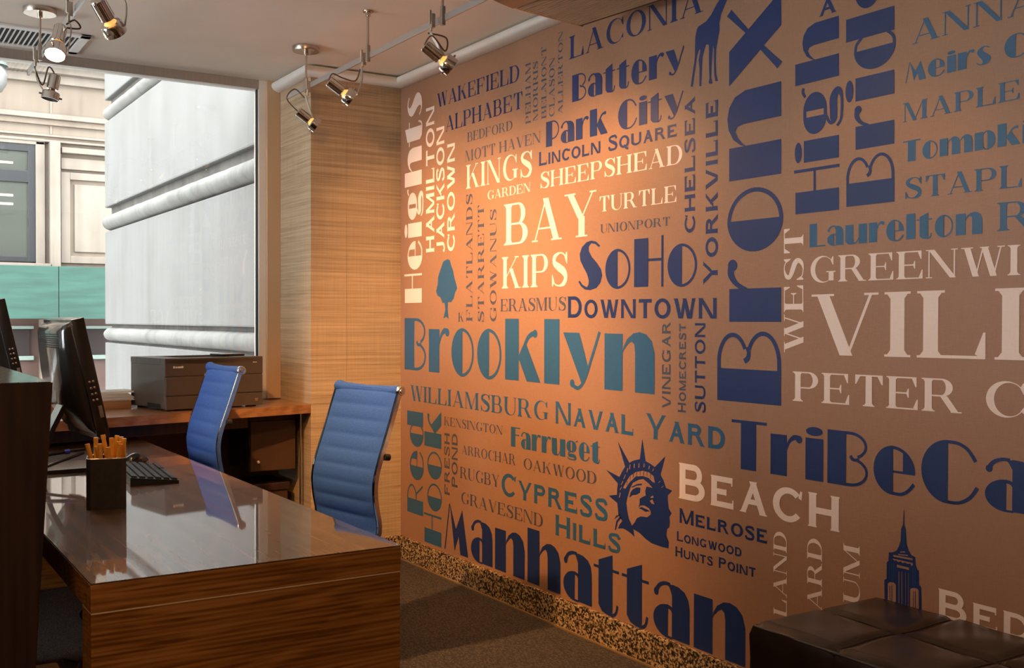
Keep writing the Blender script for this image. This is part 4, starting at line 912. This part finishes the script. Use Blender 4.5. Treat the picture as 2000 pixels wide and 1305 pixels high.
# keyboard
kb = thing('keyboard', 'black computer keyboard lying on the desk by the orange sticks', 'keyboard', (.915, 3.925, .7405), math.radians(-5))
MB().prism([(-.080, 0), (.080, 0), (.080, .010), (-.080, .028)], -.225, .225, None, 'y').build('case', M_black, kb)
kidx = 0
for r in range(6):
    x = -.066+r*.0265; z = .010+(.080-x)*.1125+.0005
    row = [(c, 1) for c in range(20)] if r != 5 else [(0, 1), (1, 1), (2, 1), (3, 6), (9, 1), (10, 1), (11, 1), (13, 1), (14, 1), (15, 1), (16, 1), (17, 2), (19, 1)]
    for c, wk in row:
        if r != 5 and c in (15,) and False: continue
        y0 = -.214+c*.0215; y1 = y0+.0215*wk-.0028
        mb = MB(); mb.prism([(x-.0095, y0), (x+.0105, y0), (x+.0105, y1), (x-.0095, y1)], z-.001, z+.006)
        for i, v in enumerate(mb.v):
            if i >= 4: mb.v[i] = (v[0]+(x-v[0])*.14, v[1]+((y0+y1)/2-v[1])*(.14/wk), v[2]-(v[0]-x)*.1125)
        mb.build('key', M_black, kb); kidx += 1
# mouse
ms = thing('computer_mouse', 'black mouse behind the keyboard', 'mouse', (.972, 4.33, .7405), math.radians(20))
mb = MB(); vs = []; nn = 12; mm_ = 9
for i in range(mm_+1):
    for j in range(nn+1):
        u = i/mm_; a = PI*j/nn; L_ = math.sin(PI*min(max(u, .02), .98))**.5
        vs.append(((u-.5)*.11, .031*L_*math.cos(a), .002+.036*L_*(.65+.35*math.sin(PI*(1-u)))*math.sin(a)))
mb.add(vs, [[i*(nn+1)+j, i*(nn+1)+j+1, (i+1)*(nn+1)+j+1, (i+1)*(nn+1)+j] for i in range(mm_) for j in range(nn)]); mb.build('shell', M_blackgloss, ms, smooth=70)
MB().tube([(-.045, -.0, .031), (-.035, 0, .0345)], .004, 8).build('scroll_wheel', M_bracket, ms)

# pen cup with orange sticks
CX, CY = .668, 3.352
cup = thing('pen_cup', 'square black metal cup with cut corners on the desk', 'cup', (CX, CY, .7405), math.radians(-12))
def octo(h, c): return [(-h+c, -h), (h-c, -h), (h, -h+c), (h, h-c), (h-c, h), (-h+c, h), (-h, h-c), (-h, -h+c)]
A_, B_ = octo(.056, .012), octo(.0535, .011); mb = MB(); H_ = .150
vs = [(x, y, z) for z, P_ in ((0, A_), (H_, A_), (H_, B_), (.004, B_)) for x, y in P_]
mb.add(vs, [[k*8+i, k*8+(i+1) % 8, (k+1)*8+(i+1) % 8, (k+1)*8+i] for k in range(3) for i in range(8)]+[list(range(8))[::-1], [24+i for i in range(8)]])
mb.build('body', m_noise('cup_enamel', (.030, .026, .022), (.042, .036, .030), 60, rough=.42), cup)
rm = MB(); rm.tube([(x, y, H_) for x, y in octo(.0548, .0115)]+[(octo(.0548, .0115)[0][0], octo(.0548, .0115)[0][1], H_)], .0022, 6, False); rm.build('rim', M_nickel, cup, 'thin bright rim')
labs = ['leaning far left', 'second from the left and upright', 'tallest, crossing the centre', 'short one left of centre', 'just left of centre, leaning left', 'right of centre, upright', 'leaning right behind the rest', 'third from the right', 'second from the right', 'far right against the rim', 'short, in front of the centre', 'thin one between the two rightmost']
# (lean across the view at the bottom, at the top, depth bottom, depth top, top height)
sticks = [(-.010, -.054, .00, .00, .190), (-.030, -.030, .02, .012, .207), (.024, -.010, .02, .028, .213), (-.012, -.018, -.03, -.03, .193), (.008, -.028, -.012, -.02, .185), (.018, .014, .00, .01, .205),
          (.000, .030, .040, .042, .208), (.030, .036, -.02, -.02, .196), (.038, .042, .022, .020, .206), (.046, .050, -.005, -.01, .204), (.020, .004, -.038, -.040, .182), (.012, .040, -.030, -.034, .190)]
ca, sa = math.cos(math.radians(-12)), math.sin(math.radians(-12))
for (b0, b1, d0, d1, h), lb in zip(sticks, labs):
    A0 = Vector((CX+ca*b0-sa*d0, CY+sa*b0+ca*d0, .7465)); B0 = Vector((CX+ca*b1-sa*d1, CY+sa*b1+ca*d1, .7405+h))
    st = thing('orange_stick', 'translucent orange plastic stick in the black cup, '+lb, 'stick', A0, 0, 'orange sticks in the cup')
    MB().tube([(0, 0, 0), B0-A0], .0066, 8).build('barrel', M_orange, st, smooth=50)
    d = (B0-A0).normalized(); MB().tube([(B0-A0)-d*.010, (B0-A0)+d*.0012], .0071, 8).build('end_cap', M_orange, st)

# ------------------------------------------------------------------ chairs
def chair(loc_, rz, label, seat_z, drop, rec, matf):
    """back top tube at local x=0 (faces -x), half width .215; loc z = floor"""
    t = thing('office_chair', label, 'chair', (loc_[0], loc_[1], 0), rz, 'blue ribbed swivel chairs')
    hw = .205; zt = loc_[2]; k = drop/.33
    pr_ = [(0, 0), (-.030*rec, -.085*k), (-.066*rec, -.185*k), (-.098*rec, -.27*k), (-.115*rec, -.33*k), (-.119*rec, -.38*k), (-.112*rec, -.44*k), (-.100*rec, -.50*k), (-.105*rec, -.545*k), (-.150*rec, -.585*k), (-.25, -.60*k), (-.40, -.595*k), (-.52, -.585*k), (-.575, -.60*k)]
    pth = catmull([(x, 0, zt+z) for x, z in pr_], 10)
    # arc length, ribs every 62 mm
    L_ = [0]
    for i in range(1, len(pth)): L_.append(L_[-1]+(pth[i]-pth[i-1]).length)
    fine = []; step = .0062; tot = L_[-1]; j = 0; s_ = 0
    while s_ < tot:
        while L_[j+1] < s_: j += 1
        f_ = (s_-L_[j])/(L_[j+1]-L_[j]); fine.append((pth[j].lerp(pth[j+1], f_), s_)); s_ += step
    mb = MB(); vs = []; nY = 13; n_ = len(fine)
    for side in (1, -1):
        for i, (p, s_) in enumerate(fine):
            tg = (fine[min(i+1, n_-1)][0]-fine[max(i-1, 0)][0]).normalized(); nrm = Vector((tg.z, 0, -tg.x))   # front side normal
            if nrm.x > 0 and abs(tg.z) > .5: nrm = -nrm
            rib = abs(math.sin(PI*(s_-.01)/.062))**.32
            for jy in range(nY):
                y = -hw+2*hw*jy/(nY-1); edge = 1-abs(2*jy/(nY-1)-1)**6
                th = (.005+.0085*rib*edge) if side == 1 else (.005+.006*rib*edge)
                nn_ = Vector((-tg.z, 0, tg.x))*-1
                vs.append(p+Vector((0, y, 0))+Vector((tg.z, 0, -tg.x))*(th*side))
    F_ = []
    for sd in (0, 1):
        b = sd*n_*nY
        F_ += [[b+i*nY+q, b+i*nY+q+1, b+(i+1)*nY+q+1, b+(i+1)*nY+q] for i in range(n_-1) for q in range(nY-1)]
    for i in range(n_-1):
        for q in (0, nY-1): F_.append([i*nY+q, (i+1)*nY+q, n_*nY+(i+1)*nY+q, n_*nY+i*nY+q])
    F_.append([q for q in range(nY)]+[n_*nY+q for q in reversed(range(nY))]); e_ = (n_-1)*nY
    F_.append([e_+q for q in range(nY)]+[n_*nY+e_+q for q in reversed(range(nY))])
    mb.add(vs, F_); mb.build('ribbed_sling', matf, t, 'blue ribbed fabric back and seat', smooth=60)
    # rolled top
    rt = MB(); rt.tube([(.006, -hw-.001, zt-.003), (.006, -hw*.8, zt-.005), (.006, 0, zt-.008), (.006, hw*.8, zt-.005), (.006, hw+.001, zt-.001), (.006, hw+.010, zt)], [.0205, .0195, .019, .0205, .0235, .020], 16); rt.build('rolled_top', matf, t, 'fabric wrapped over the top bar', smooth=60)
    for sd in (-1, 1):
        y = sd*(hw+.009)
        kn = MB(); kn.lathe([(.0, .0165), (.009, .016), (.0105, .012), (.016, .012), (.0195, .008), (.0205, 0), (.018, -.004)], axis_matrix((.006, sd*(hw+.004), zt-.003), (.006, sd*2, zt-.003)), 22)
        kn.build('end_knob', M_chrome, t, 'round polished end knob', smooth=40)
        fr = MB(); fr.plate([(p.x+.004, y, p.z) for p, _ in fine[3::4]], .010, .017, (0, 1, 0)); fr.build('side_frame', M_chrome, t, 'polished side rail')
    br = MB(); zb = zt-.245*k; xb = -.085*rec
    br.tube([(xb+.018, -hw-.016, zb), (xb+.05, -hw*.7, zb-.005), (xb+.06, 0, zb-.008), (xb+.05, hw*.7, zb-.005), (xb+.018, hw+.016, zb)], .009, 10); br.build('back_brace', M_chrome, t, 'curved brace behind the back', smooth=60)
    for sd in (-1, 1):
        kp = MB(); kp.tube([(xb+.010, sd*(hw+.010), zb-.004), (xb+.033, sd*(hw+.011), zb-.007)], .0135, 12); kp.build('clamp_knob', M_black, t, 'black clamp knob')
    zs = zt-.60*k
    sp = MB(); sp.tube([(-.30, -hw-.01, zs-.015), (-.30, -.1, zs-.05), (-.30, .1, zs-.05), (-.30, hw+.01, zs-.015)], .013, 10); sp.build('seat_brace', M_chrome, t, smooth=60)
    cl = MB(); cl.lathe([(.032, .0), (.032, .05), (.026, .055), (.026, .20), (.016, .205), (.016, zs-.05-.07)], Matrix.Translation((-.30, 0, .085)), 18); cl.build('gas_column', M_black, t, smooth=40)
    for q in range(5):
        a = 2*PI*q/5+.3; dx, dy = math.cos(a), math.sin(a)
        lg_ = MB(); lg_.tube([(-.30+dx*.02, dy*.02, .118), (-.30+dx*.15, dy*.15, .100), (-.30+dx*.29, dy*.29, .078)], [.022, .017, .012], 10); b_ = lg_.build('base_leg', M_chrome, t, smooth=60)
        cs = MB(); px_, py_ = -.30+dx*.29, dy*.29
        for s2 in (-1, 1): cs.tube([(px_-dy*.006*s2, py_+dx*.006*s2, .030), (px_-dy*.024*s2, py_+dx*.024*s2, .030)], .030, 16)
        cs.tube([(px_, py_, .03), (px_, py_, .080)], .006, 8); cs.build('caster', M_black, b_, smooth=40)
    return t
M_blue2 = fabric('blue_mesh_fabric_shaded', (.012, .034, .095), (.030, .072, .180))
chair((1.772, 3.885, 1.035), math.radians(11), 'nearer blue ribbed office chair, in front of the wallpapered column', .44, .335, 1.0, M_blue)
chair((1.463, 4.775, 1.085), math.radians(2), 'farther blue ribbed office chair, in front of the printer', .49, .300, .86, M_blue)

# ------------------------------------------------------------------ granite-topped counter at the left
ct = thing('transaction_counter', 'dark brown counter with a speckled granite top at the left edge', 'counter', (-.3, 3.2, 0))
vs = [(.318, 2.50, 0), (-1.5, 2.50, 0), (-1.5, 4.40, 0), (.318, 4.40, 0), (.386, 2.50, 1.168), (-1.5, 2.50, 1.168), (-1.5, 4.40, 1.168), (.386, 4.40, 1.168)]
mb = MB(); mb.add(vs, [[0, 1, 2, 3], [4, 5, 6, 7], [0, 1, 5, 4], [1, 2, 6, 5], [2, 3, 7, 6], [3, 0, 4, 7]]); loc(mb, 'counter_body', M_darkwood, ct, (-.3, 3.2, 0))
loc(MB().box(-1.495, .383, 2.503, 4.395, 1.1685, 1.1700), 'counter_top', M_counter, ct, (-.3, 3.2, 0), 'polished speckled granite top')
# things on the floor between counter and desk
ad = thing('power_adapter', 'small cream power adapter on the floor in the gap left of the desk', 'adapter', (.60, 4.10, 0))
MB().box(-.05, .05, -.035, .035, 0, .055, .012).build('case', mat('cream_plastic', (.55, .44, .28), .45), ad, smooth=40)
MB().tube(catmull([(.05, 0, .03), (.10, .03, .012), (.14, .12, .008), (.10, .2, .008)], 5), .004, 6).build('cord', M_black, ad)
pw = thing('power_strip', 'dark power strip with a coiled cord under the desk', 'power strip', (.60, 3.55, 0), .4)
MB().box(-.16, .16, -.03, .03, 0, .04, .006).build('case', M_blackgloss, pw)
MB().tube([(.15*math.cos(a*.35)*(1-a*.01)-.05, .11*math.sin(a*.35)-.10, .006+a*.0006) for a in range(50)], .0045, 6).build('cord', M_black, pw)
for k in range(4): MB().box(-.13+k*.07, -.09+k*.07, -.018, .018, .040, .043, .001).build('socket', M_bracket, pw)

# ------------------------------------------------------------------ leather ottoman
ot = thing('leather_ottoman', 'dark brown leather ottoman with stitched square panels beside the lettered wall', 'ottoman', (2.315, 1.5, 0))
OX0, OX1, OY1, OZ, TL = 2.062, 2.560, 2.040, .500, .272
OY0 = OY1-4*TL
mb = MB(); nx, ny = 24, 52; vs = []
def softz(x, y):
    u = (x-OX0)/(OX1-OX0)*2; v = (OY1-y)/TL
    du = abs(u-round(u))*.25; dv = abs(v-round(v))*TL
    if round(u) in (0, 2): du = 1
    if round(v) in (0, 4): dv = 1
    seamd = min(du, dv)
    e = min(x-OX0, OX1-x, y-OY0, OY1-y)
    z = OZ-.010*math.exp(-(seamd/.012)**2)+.003*math.sin(x*23+y*9)*math.sin(y*17)
    z -= .014*max(0, 1-e/.022)**2
    return z
for i in range(nx+1):
    for j in range(ny*2+1):
        x = OX0+(OX1-OX0)*i/nx; y = OY0+(OY1-OY0)*j/(ny*2); vs.append((x, y, softz(x, y)))
m_ = ny*2+1
mb.add(vs, [[i*m_+j, i*m_+j+1, (i+1)*m_+j+1, (i+1)*m_+j] for i in range(nx) for j in range(ny*2)])
# sides
peri = [(i, 0) for i in range(nx+1)]+[(nx, j) for j in range(1, m_)]+[(i, m_-1) for i in range(nx-1, -1, -1)]+[(0, j) for j in range(m_-2, 0, -1)]
vs = []; hz = [None, .462, .40, .25, .10, .02]
cxm, cym = (OX0+OX1)/2, (OY0+OY1)/2
for k, h in enumerate(hz):
    for (i, j) in peri:
        x = OX0+(OX1-OX0)*i/nx; y = OY0+(OY1-OY0)*j/(ny*2)
        if h is None: vs.append((x, y, softz(x, y))); continue
        out = (.007, .005, .006, .004, -.002)[k-1]; v_ = (OY1-y)/TL; dv = abs(v_-round(v_))*TL
        if i in (0, nx): out -= .006*math.exp(-(dv/.010)**2) if 0 < round(v_) < 4 else 0
        sx = -1 if i == 0 else (1 if i == nx else 0); sy = -1 if j == 0 else (1 if j == m_-1 else 0)
        vs.append((x+sx*out, y+sy*out, h))
np_ = len(peri)
mb.add(vs, [[k*np_+i, k*np_+(i+1) % np_, (k+1)*np_+(i+1) % np_, (k+1)*np_+i] for k in range(5) for i in range(np_)]+[[5*np_+i for i in range(np_)]])
loc(mb, 'upholstery', M_leather, ot, (2.315, 1.5, 0), smooth=70)
pp_ = [(OX0+.004, OY0+.004), (OX1-.004, OY0+.004), (OX1-.004, OY1-.004), (OX0+.004, OY1-.004), (OX0+.004, OY0+.004)]
for a, b in zip(pp_[:-1], pp_[1:]):
    pi = MB(); pi.tube([(a[0]+(b[0]-a[0])*q/12, a[1]+(b[1]-a[1])*q/12, OZ-.016) for q in range(13)], .0055, 8); loc(pi, 'piping', M_leather, ot, (2.315, 1.5, 0), smooth=60)
for a, b in [((OX0+.01, OY1-TL*k), (OX1-.01, OY1-TL*k)) for k in (1, 2, 3)]+[((cxm, OY0+.01), (cxm, OY1-.01))]:
    sm_ = MB()
    n_ = 30
    for sd in (-1, 1):
        dx_, dy_ = (0, .005*sd) if abs(a[1]-b[1]) < .01 else (.005*sd, 0)
        P_ = [(a[0]+(b[0]-a[0])*q/n_+dx_, a[1]+(b[1]-a[1])*q/n_+dy_) for q in range(n_+1)]
        sm_.tube([(x, y, softz(x, y)+.0006) for x, y in P_], .0012, 5)
    loc(sm_, 'stitched_seam', M_leather, ot, (2.315, 1.5, 0), smooth=60)
for x in (OX0+.04, OX1-.04):
    for y in (OY0+.04, OY1-.04): loc(MB().box(x-.02, x+.02, y-.02, y+.02, 0, .022), 'foot', M_black, ot, (2.315, 1.5, 0))

# ------------------------------------------------------------------ ceiling air vent
vn = thing('ceiling_vent', 'white slatted air vent in the ceiling above the window', 'vent', (.42, 5.43, ZC))
VX0, VX1, VY0, VY1 = -.12, .982, 5.225, 5.612
mb = MB()
for b in ((VX0, VX1, VY0, VY0+.05), (VX0, VX1, VY1-.045, VY1), (VX0, VX0+.04, VY0, VY1), (VX1-.045, VX1, VY0, VY1)): mb.box(b[0], b[1], b[2], b[3], ZC-.010, ZC-.0005, .002)
loc(mb, 'frame', M_white, vn, (.42, 5.43, ZC)); loc(MB().box(VX0+.04, VX1-.045, VY0+.05, VY1-.045, ZC-.003, ZC-.0006), 'duct', M_dark, vn, (.42, 5.43, ZC), 'dark duct opening')
x = VX0+.052
while x < VX1-.05:
    loc(MB().box(x, x+.005, VY0+.045, VY1-.04, ZC-.0095, ZC-.0035), 'slat', M_white, vn, (.42, 5.43, ZC)); x += .0215

# ------------------------------------------------------------------ track lighting
def track(x, y0, y1, label, stems):
    yc = (y0+y1)/2; t = thing('ceiling_track', label, 'track', (x, yc, 2.445))
    MB().box(-.0045, .0045, y0-yc, y1-yc, -.0125, .0125, .001).build('rail', M_rail, t)
    for y in (y0, y1): MB().box(-.006, .006, y-yc-.004, y-yc+.004, -.014, .014, .001).build('end_cap', M_bracket, t)
    for y, r, small in stems:
        h = .022 if not small else .006; zt = ZC-2.445-.0006; X = -.009; Y_ = y-yc
        c = MB(); c.tube([(X, Y_, zt-.001), (X, Y_, .03)], .0052, 10); st_ = c.build('stem', M_nickel, t, smooth=40)
        c = MB(); c.lathe([(.0, 0), (r, 0), (r, -h*.8), (r*.97, -h), (.011, -h), (.011, -h-.016), (.0, -h-.016)][::-1], Matrix.Translation((X, Y_, zt)), 28); c.build('ceiling_rose', M_nickel, st_, 'round rose' if not small else None, smooth=30)
        c = MB(); c.box(X-.008, X+.008, Y_-.0085, Y_+.0085, -.030, .042, .002); c.build('rail_clamp', M_bracket, st_)
track(1.914, .8, 5.170, 'long grey lighting track near the lettered wall', [(4.890, .065, False), (4.170, .023, True), (3.500, .023, True), (2.0, .023, True)])
track(.721, .8, 5.31, 'grey lighting track at the upper left', [(4.905, .067, False), (3.80, .023, True), (2.0, .023, True)])
def lamp(label, rail, back, front, arm, lit, energy=0, cab=None, aim=None, ang=52, col=WARM, flood=0, fdir=None):
    """rail=(x,y): clamp position; back/front: ends of the lamp head; arm: points from clamp bottom to the head"""
    O = Vector((rail[0], rail[1], 2.445)); t = thing('track_spotlight', label, 'spotlight', O, 0, 'nickel spotlights on the ceiling tracks')
    f = lambda p: Vector(p)-O
    c = MB(); c.tube([(-.010, 0, .030), (-.010, 0, -.022)], .0058, 10); c.box(-.008, .008, -.010, .010, -.035, .018, .002); c.tube([(-.006, 0, -.03), (-.006, 0, f(arm[0]).z)], .0055, 10); c.build('track_clamp', M_bracket, t, smooth=40)
    d = (f(front)-f(back)).normalized(); side = d.cross(Vector((0, 1, 0))); 
    a = MB(); a.plate(catmull([f(p) for p in arm], 5), .017, .0025, (0, 1, 0) if abs(d.y) < .8 else (1, 0, 0)); a.build('arm', M_bracket, t, smooth=40)
    L = (f(front)-f(back)).length; Mx = axis_matrix(f(back), f(front))
    b = MB(); b.lathe([(0, 0), (.021, 0), (.0235, .003), (.0235, L*.56), (.021, L*.585), (0, L*.585)], Mx, 22)
    for q in range(8):
        an = 2*PI*q/8; b.tube([Mx @ Vector((.0235*math.cos(an), .0235*math.sin(an), .006)), Mx @ Vector((.0235*math.cos(an), .0235*math.sin(an), L*.55))], .0016, 5)
    b.build('socket_housing', M_chrome, t, smooth=35)
    n_ = MB(); n_.lathe([(.011, L*.57), (.014, L*.62), (.020, L*.67), (.024, L*.72)], Mx, 20); n_.build('lamp_neck', M_amber if lit else M_nickel, t, 'glowing glass neck' if lit else None, smooth=40)
    r = MB(); r.lathe([(.022, L*.69), (.033, L*.70), (.0365, L*.74), (.0375, L), (.0345, L), (.0335, L*.76), (.022, L*.73)], Mx, 28); r.build('reflector_ring', M_chrome, t, smooth=35)
    e = MB(); e.lathe([(0, L*.965), (.0335, L*.955)], Mx, 24); e.build('lens', M_glow if lit else M_dark, t, 'bright lit lens' if lit else 'unlit lens')
    s_ = MB()
    s_.tube([Mx @ Vector((0, -.047, L*.86)), Mx @ Vector((0, .047, L*.86))], .0040, 8)
    s_.build('pivot_screw', M_nickel, t, smooth=40)
    cp = [f(arm[0])+Vector((-.004, 0, -.012))] + [f(p) for p in cab] + [f(back)] if cab else [f(arm[0])+Vector((-.004, 0, -.012)), f(arm[0])+Vector((-.05, .004, -.0)), f(back)+Vector((-.02, 0, .04)), f(back)]
    k = MB(); k.tube(catmull(cp, 6), .0032, 8); k.build('cable', mat('brown_cable', (.12, .085, .06), .5), t, smooth=60)
    if lit and energy:
        p = Vector(front)+d*.012; spot('spot_beam', p, aim if aim else d, energy, col, ang, .75, .03)
        if flood: spot('spot_spill', p, fdir or aim or d, flood, col, 125, 1.0, .03)
    return t
lamp('lit spotlight on the right track nearest the window, low by the column', (1.905, 4.855), (1.860, 4.88, 2.316), (1.951, 4.858, 2.250), [(1.890, 4.86, 2.392), (1.915, 4.868, 2.33), (1.940, 4.870, 2.272)], True, 12, [(1.84, 4.87, 2.42), (1.80, 4.87, 2.37)], (.62, -.05, -.45), flood=24, fdir=(.6, -.1, -.6))
lamp('lit spotlight in the middle of the right track, in front of the wallpaper', (1.905, 4.215), (1.742, 4.212, 2.322), (1.842, 4.190, 2.252), [(1.890, 4.21, 2.402), (1.893, 4.205, 2.345), (1.866, 4.20, 2.275)], True, 8, [(1.86, 4.2, 2.335), (1.80, 4.2, 2.340), (1.755, 4.2, 2.352)], (.70, .02, -.45), flood=40, fdir=(.6, 0, -.8))
lamp('lit spotlight on the right track nearest the camera, above the word WAKEFIELD', (1.880, 3.535), (1.835, 3.515, 2.335), (1.940, 3.490, 2.258), [(1.862, 3.53, 2.398), (1.872, 3.51, 2.365), (1.925, 3.50, 2.280)], True, 10, [(1.92, 3.5, 2.37), (1.915, 3.5, 2.32), (1.86, 3.5, 2.37)], (.60, -.30, -.40), flood=44, fdir=(.6, 0, -.8))
lamp('unlit spotlight at the far end of the left track, hanging below it', (.704, 4.94), (.771, 4.90, 2.360), (.749, 4.90, 2.252), [(.692, 4.90, 2.398), (.698, 4.90, 2.332), (.735, 4.90, 2.272)], False, 0, [(.72, 4.9, 2.31), (.745, 4.9, 2.39)])
lamp('lit spotlight on the left track, glowing bright downwards in front of the vent', (.700, 4.12), (.672, 4.15, 2.375), (.642, 4.085, 2.256), [(.690, 4.12, 2.392), (.703, 4.12, 2.365), (.688, 4.10, 2.272)], True, 22, [(.715, 4.12, 2.40), (.735, 4.13, 2.375)], (-.20, -.45, -.9), 80)
lamp('dark spotlight at the top edge of the photo, tilted to the right', (.712, 3.55), (.684, 3.56, 2.328), (.756, 3.62, 2.244), [(.735, 3.56, 2.40), (.775, 3.57, 2.33), (.775, 3.585, 2.262)], True, 270, [(.70, 3.58, 2.38), (.69, 3.59, 2.36)], (1.8, .70, -1.75), 80)
# further lamps of the same tracks, above and before the photographed part
lamp('track spotlight over the word BEACH, above the photo', (1.905, 2.30), (1.84, 2.30, 2.335), (1.945, 2.30, 2.262), [(1.890, 2.30, 2.395), (1.90, 2.30, 2.34), (1.925, 2.30, 2.28)], True, 5, None, (.55, -.2, -.62), 70)
lamp('track spotlight over the ottoman, above the photo', (1.905, 1.75), (1.84, 1.75, 2.335), (1.945, 1.75, 2.262), [(1.890, 1.75, 2.395), (1.90, 1.75, 2.34), (1.925, 1.75, 2.28)], True, 5, None, (.45, .1, -.85), 80)
lamp('track spotlight of the left track, above the photo', (.712, 2.60), (.70, 2.60, 2.36), (.76, 2.60, 2.26), [(.70, 2.60, 2.395), (.71, 2.60, 2.34), (.75, 2.60, 2.28)], True, 66, None, (.72, 1.15, -.50), 75)

lamp('track spotlight of the left track over the camera, above the photo', (.712, 1.30), (.70, 1.30, 2.36), (.76, 1.30, 2.26), [(.70, 1.30, 2.395), (.71, 1.30, 2.34), (.75, 1.30, 2.28)], True, 18, None, (1.5, .35, -1.8), 60)

# ------------------------------------------------------------------ ribbed hanging panel shade by the lettered wall
sh = thing('ribbed_shade', 'tan ribbed ceiling shade at the top edge near the lettered wall', 'lamp shade', (2.2, 2.6, 2.45), 0)
def shz(u): return .010+.055*max(0, 1-u/.55)**2     # rises towards the left side
y1s, y0s = 3.30, 1.55
def edge_y(x): return 3.335-(2.425-x)*.16
mb = MB()
nsl = 21; xa, xb = 2.085, 2.425
for i in range(nsl):
    x = xa+(xb-xa)*i/nsl; w_ = (xb-xa)/nsl
    u = (x-1.83)/(xb-1.83)
    z = 2.44+shz(u); sk = .10*(x-xa)
    s1 = MB(); s1.prism([(x, edge_y(x)), (x+w_*.6, edge_y(x)), (x+w_*.6+.20, y0s), (x+.20, y0s)], z+.0035, z+.0075); loc(s1, 'rib', M_slat, sh, (2.2, 2.6, 2.45))
mb = MB(); vs = []; n_ = 14
for i in range(n_+1):
    x = 1.78+(2.44-1.78)*i/n_; u = (x-1.83)/(xb-1.83); z = 2.448+shz(max(u, 0))
    vs += [(x, edge_y(x)+.002, z), (x+.20, y0s, z), (x, edge_y(x)+.002, z+.006), (x+.20, y0s, z+.006)]
fs = []
for i in range(n_):
    a = i*4; b = a+4; fs += [[a, a+1, b+1, b], [a+2, a+3, b+3, b+2], [a, b, b+2, a+2], [a+1, b+1, b+3, a+3]]
fs += [[0, 1, 3, 2], [n_*4, n_*4+1, n_*4+3, n_*4+2]]
mb.add(vs, fs); mb.mi = [0]*len(mb.f); loc(mb, 'backing', M_shadeback, sh, (2.2, 2.6, 2.45), 'dark backing board')
rm = MB(); rm.tube([(1.78+(2.44-1.78)*i/n_, edge_y(1.78+(2.44-1.78)*i/n_)+.004, 2.446+shz(max((1.78+(2.44-1.78)*i/n_-1.83)/(xb-1.83), 0))) for i in range(n_+1)], .0035, 6); loc(rm, 'rim', mat('brass_rim', (.60, .36, .14), .3, .8), sh, (2.2, 2.6, 2.45), 'thin brass rim', smooth=60)
bd = MB(); vs = []
for i in range(8):
    x = 1.78+(2.08-1.78)*i/7; u = (x-1.83)/(xb-1.83); z = 2.438+shz(max(u, 0)); vs += [(x, edge_y(x)+.001, z), (x+.20, y0s, z), (x, edge_y(x)+.001, z+.008), (x+.20, y0s, z+.008)]
fs = []
for i in range(7):
    a = i*4; b = a+4; fs += [[a, a+1, b+1, b], [a+2, a+3, b+3, b+2], [a, b, b+2, a+2], [a+1, b+1, b+3, a+3]]
fs += [[0, 1, 3, 2], [28, 29, 31, 30]]
bd.add(vs, fs); loc(bd, 'plain_band', M_shadeband, sh, (2.2, 2.6, 2.45), 'plain curved band beside the ribs')
for (x, y) in ((2.0, 2.9), (2.4, 2.9), (2.25, 1.8)):
    c = MB(); c.tube([(x, y, 2.455), (x, y, ZC-.0005)], .004, 8); loc(c, 'hanger', M_nickel, sh, (2.2, 2.6, 2.45))
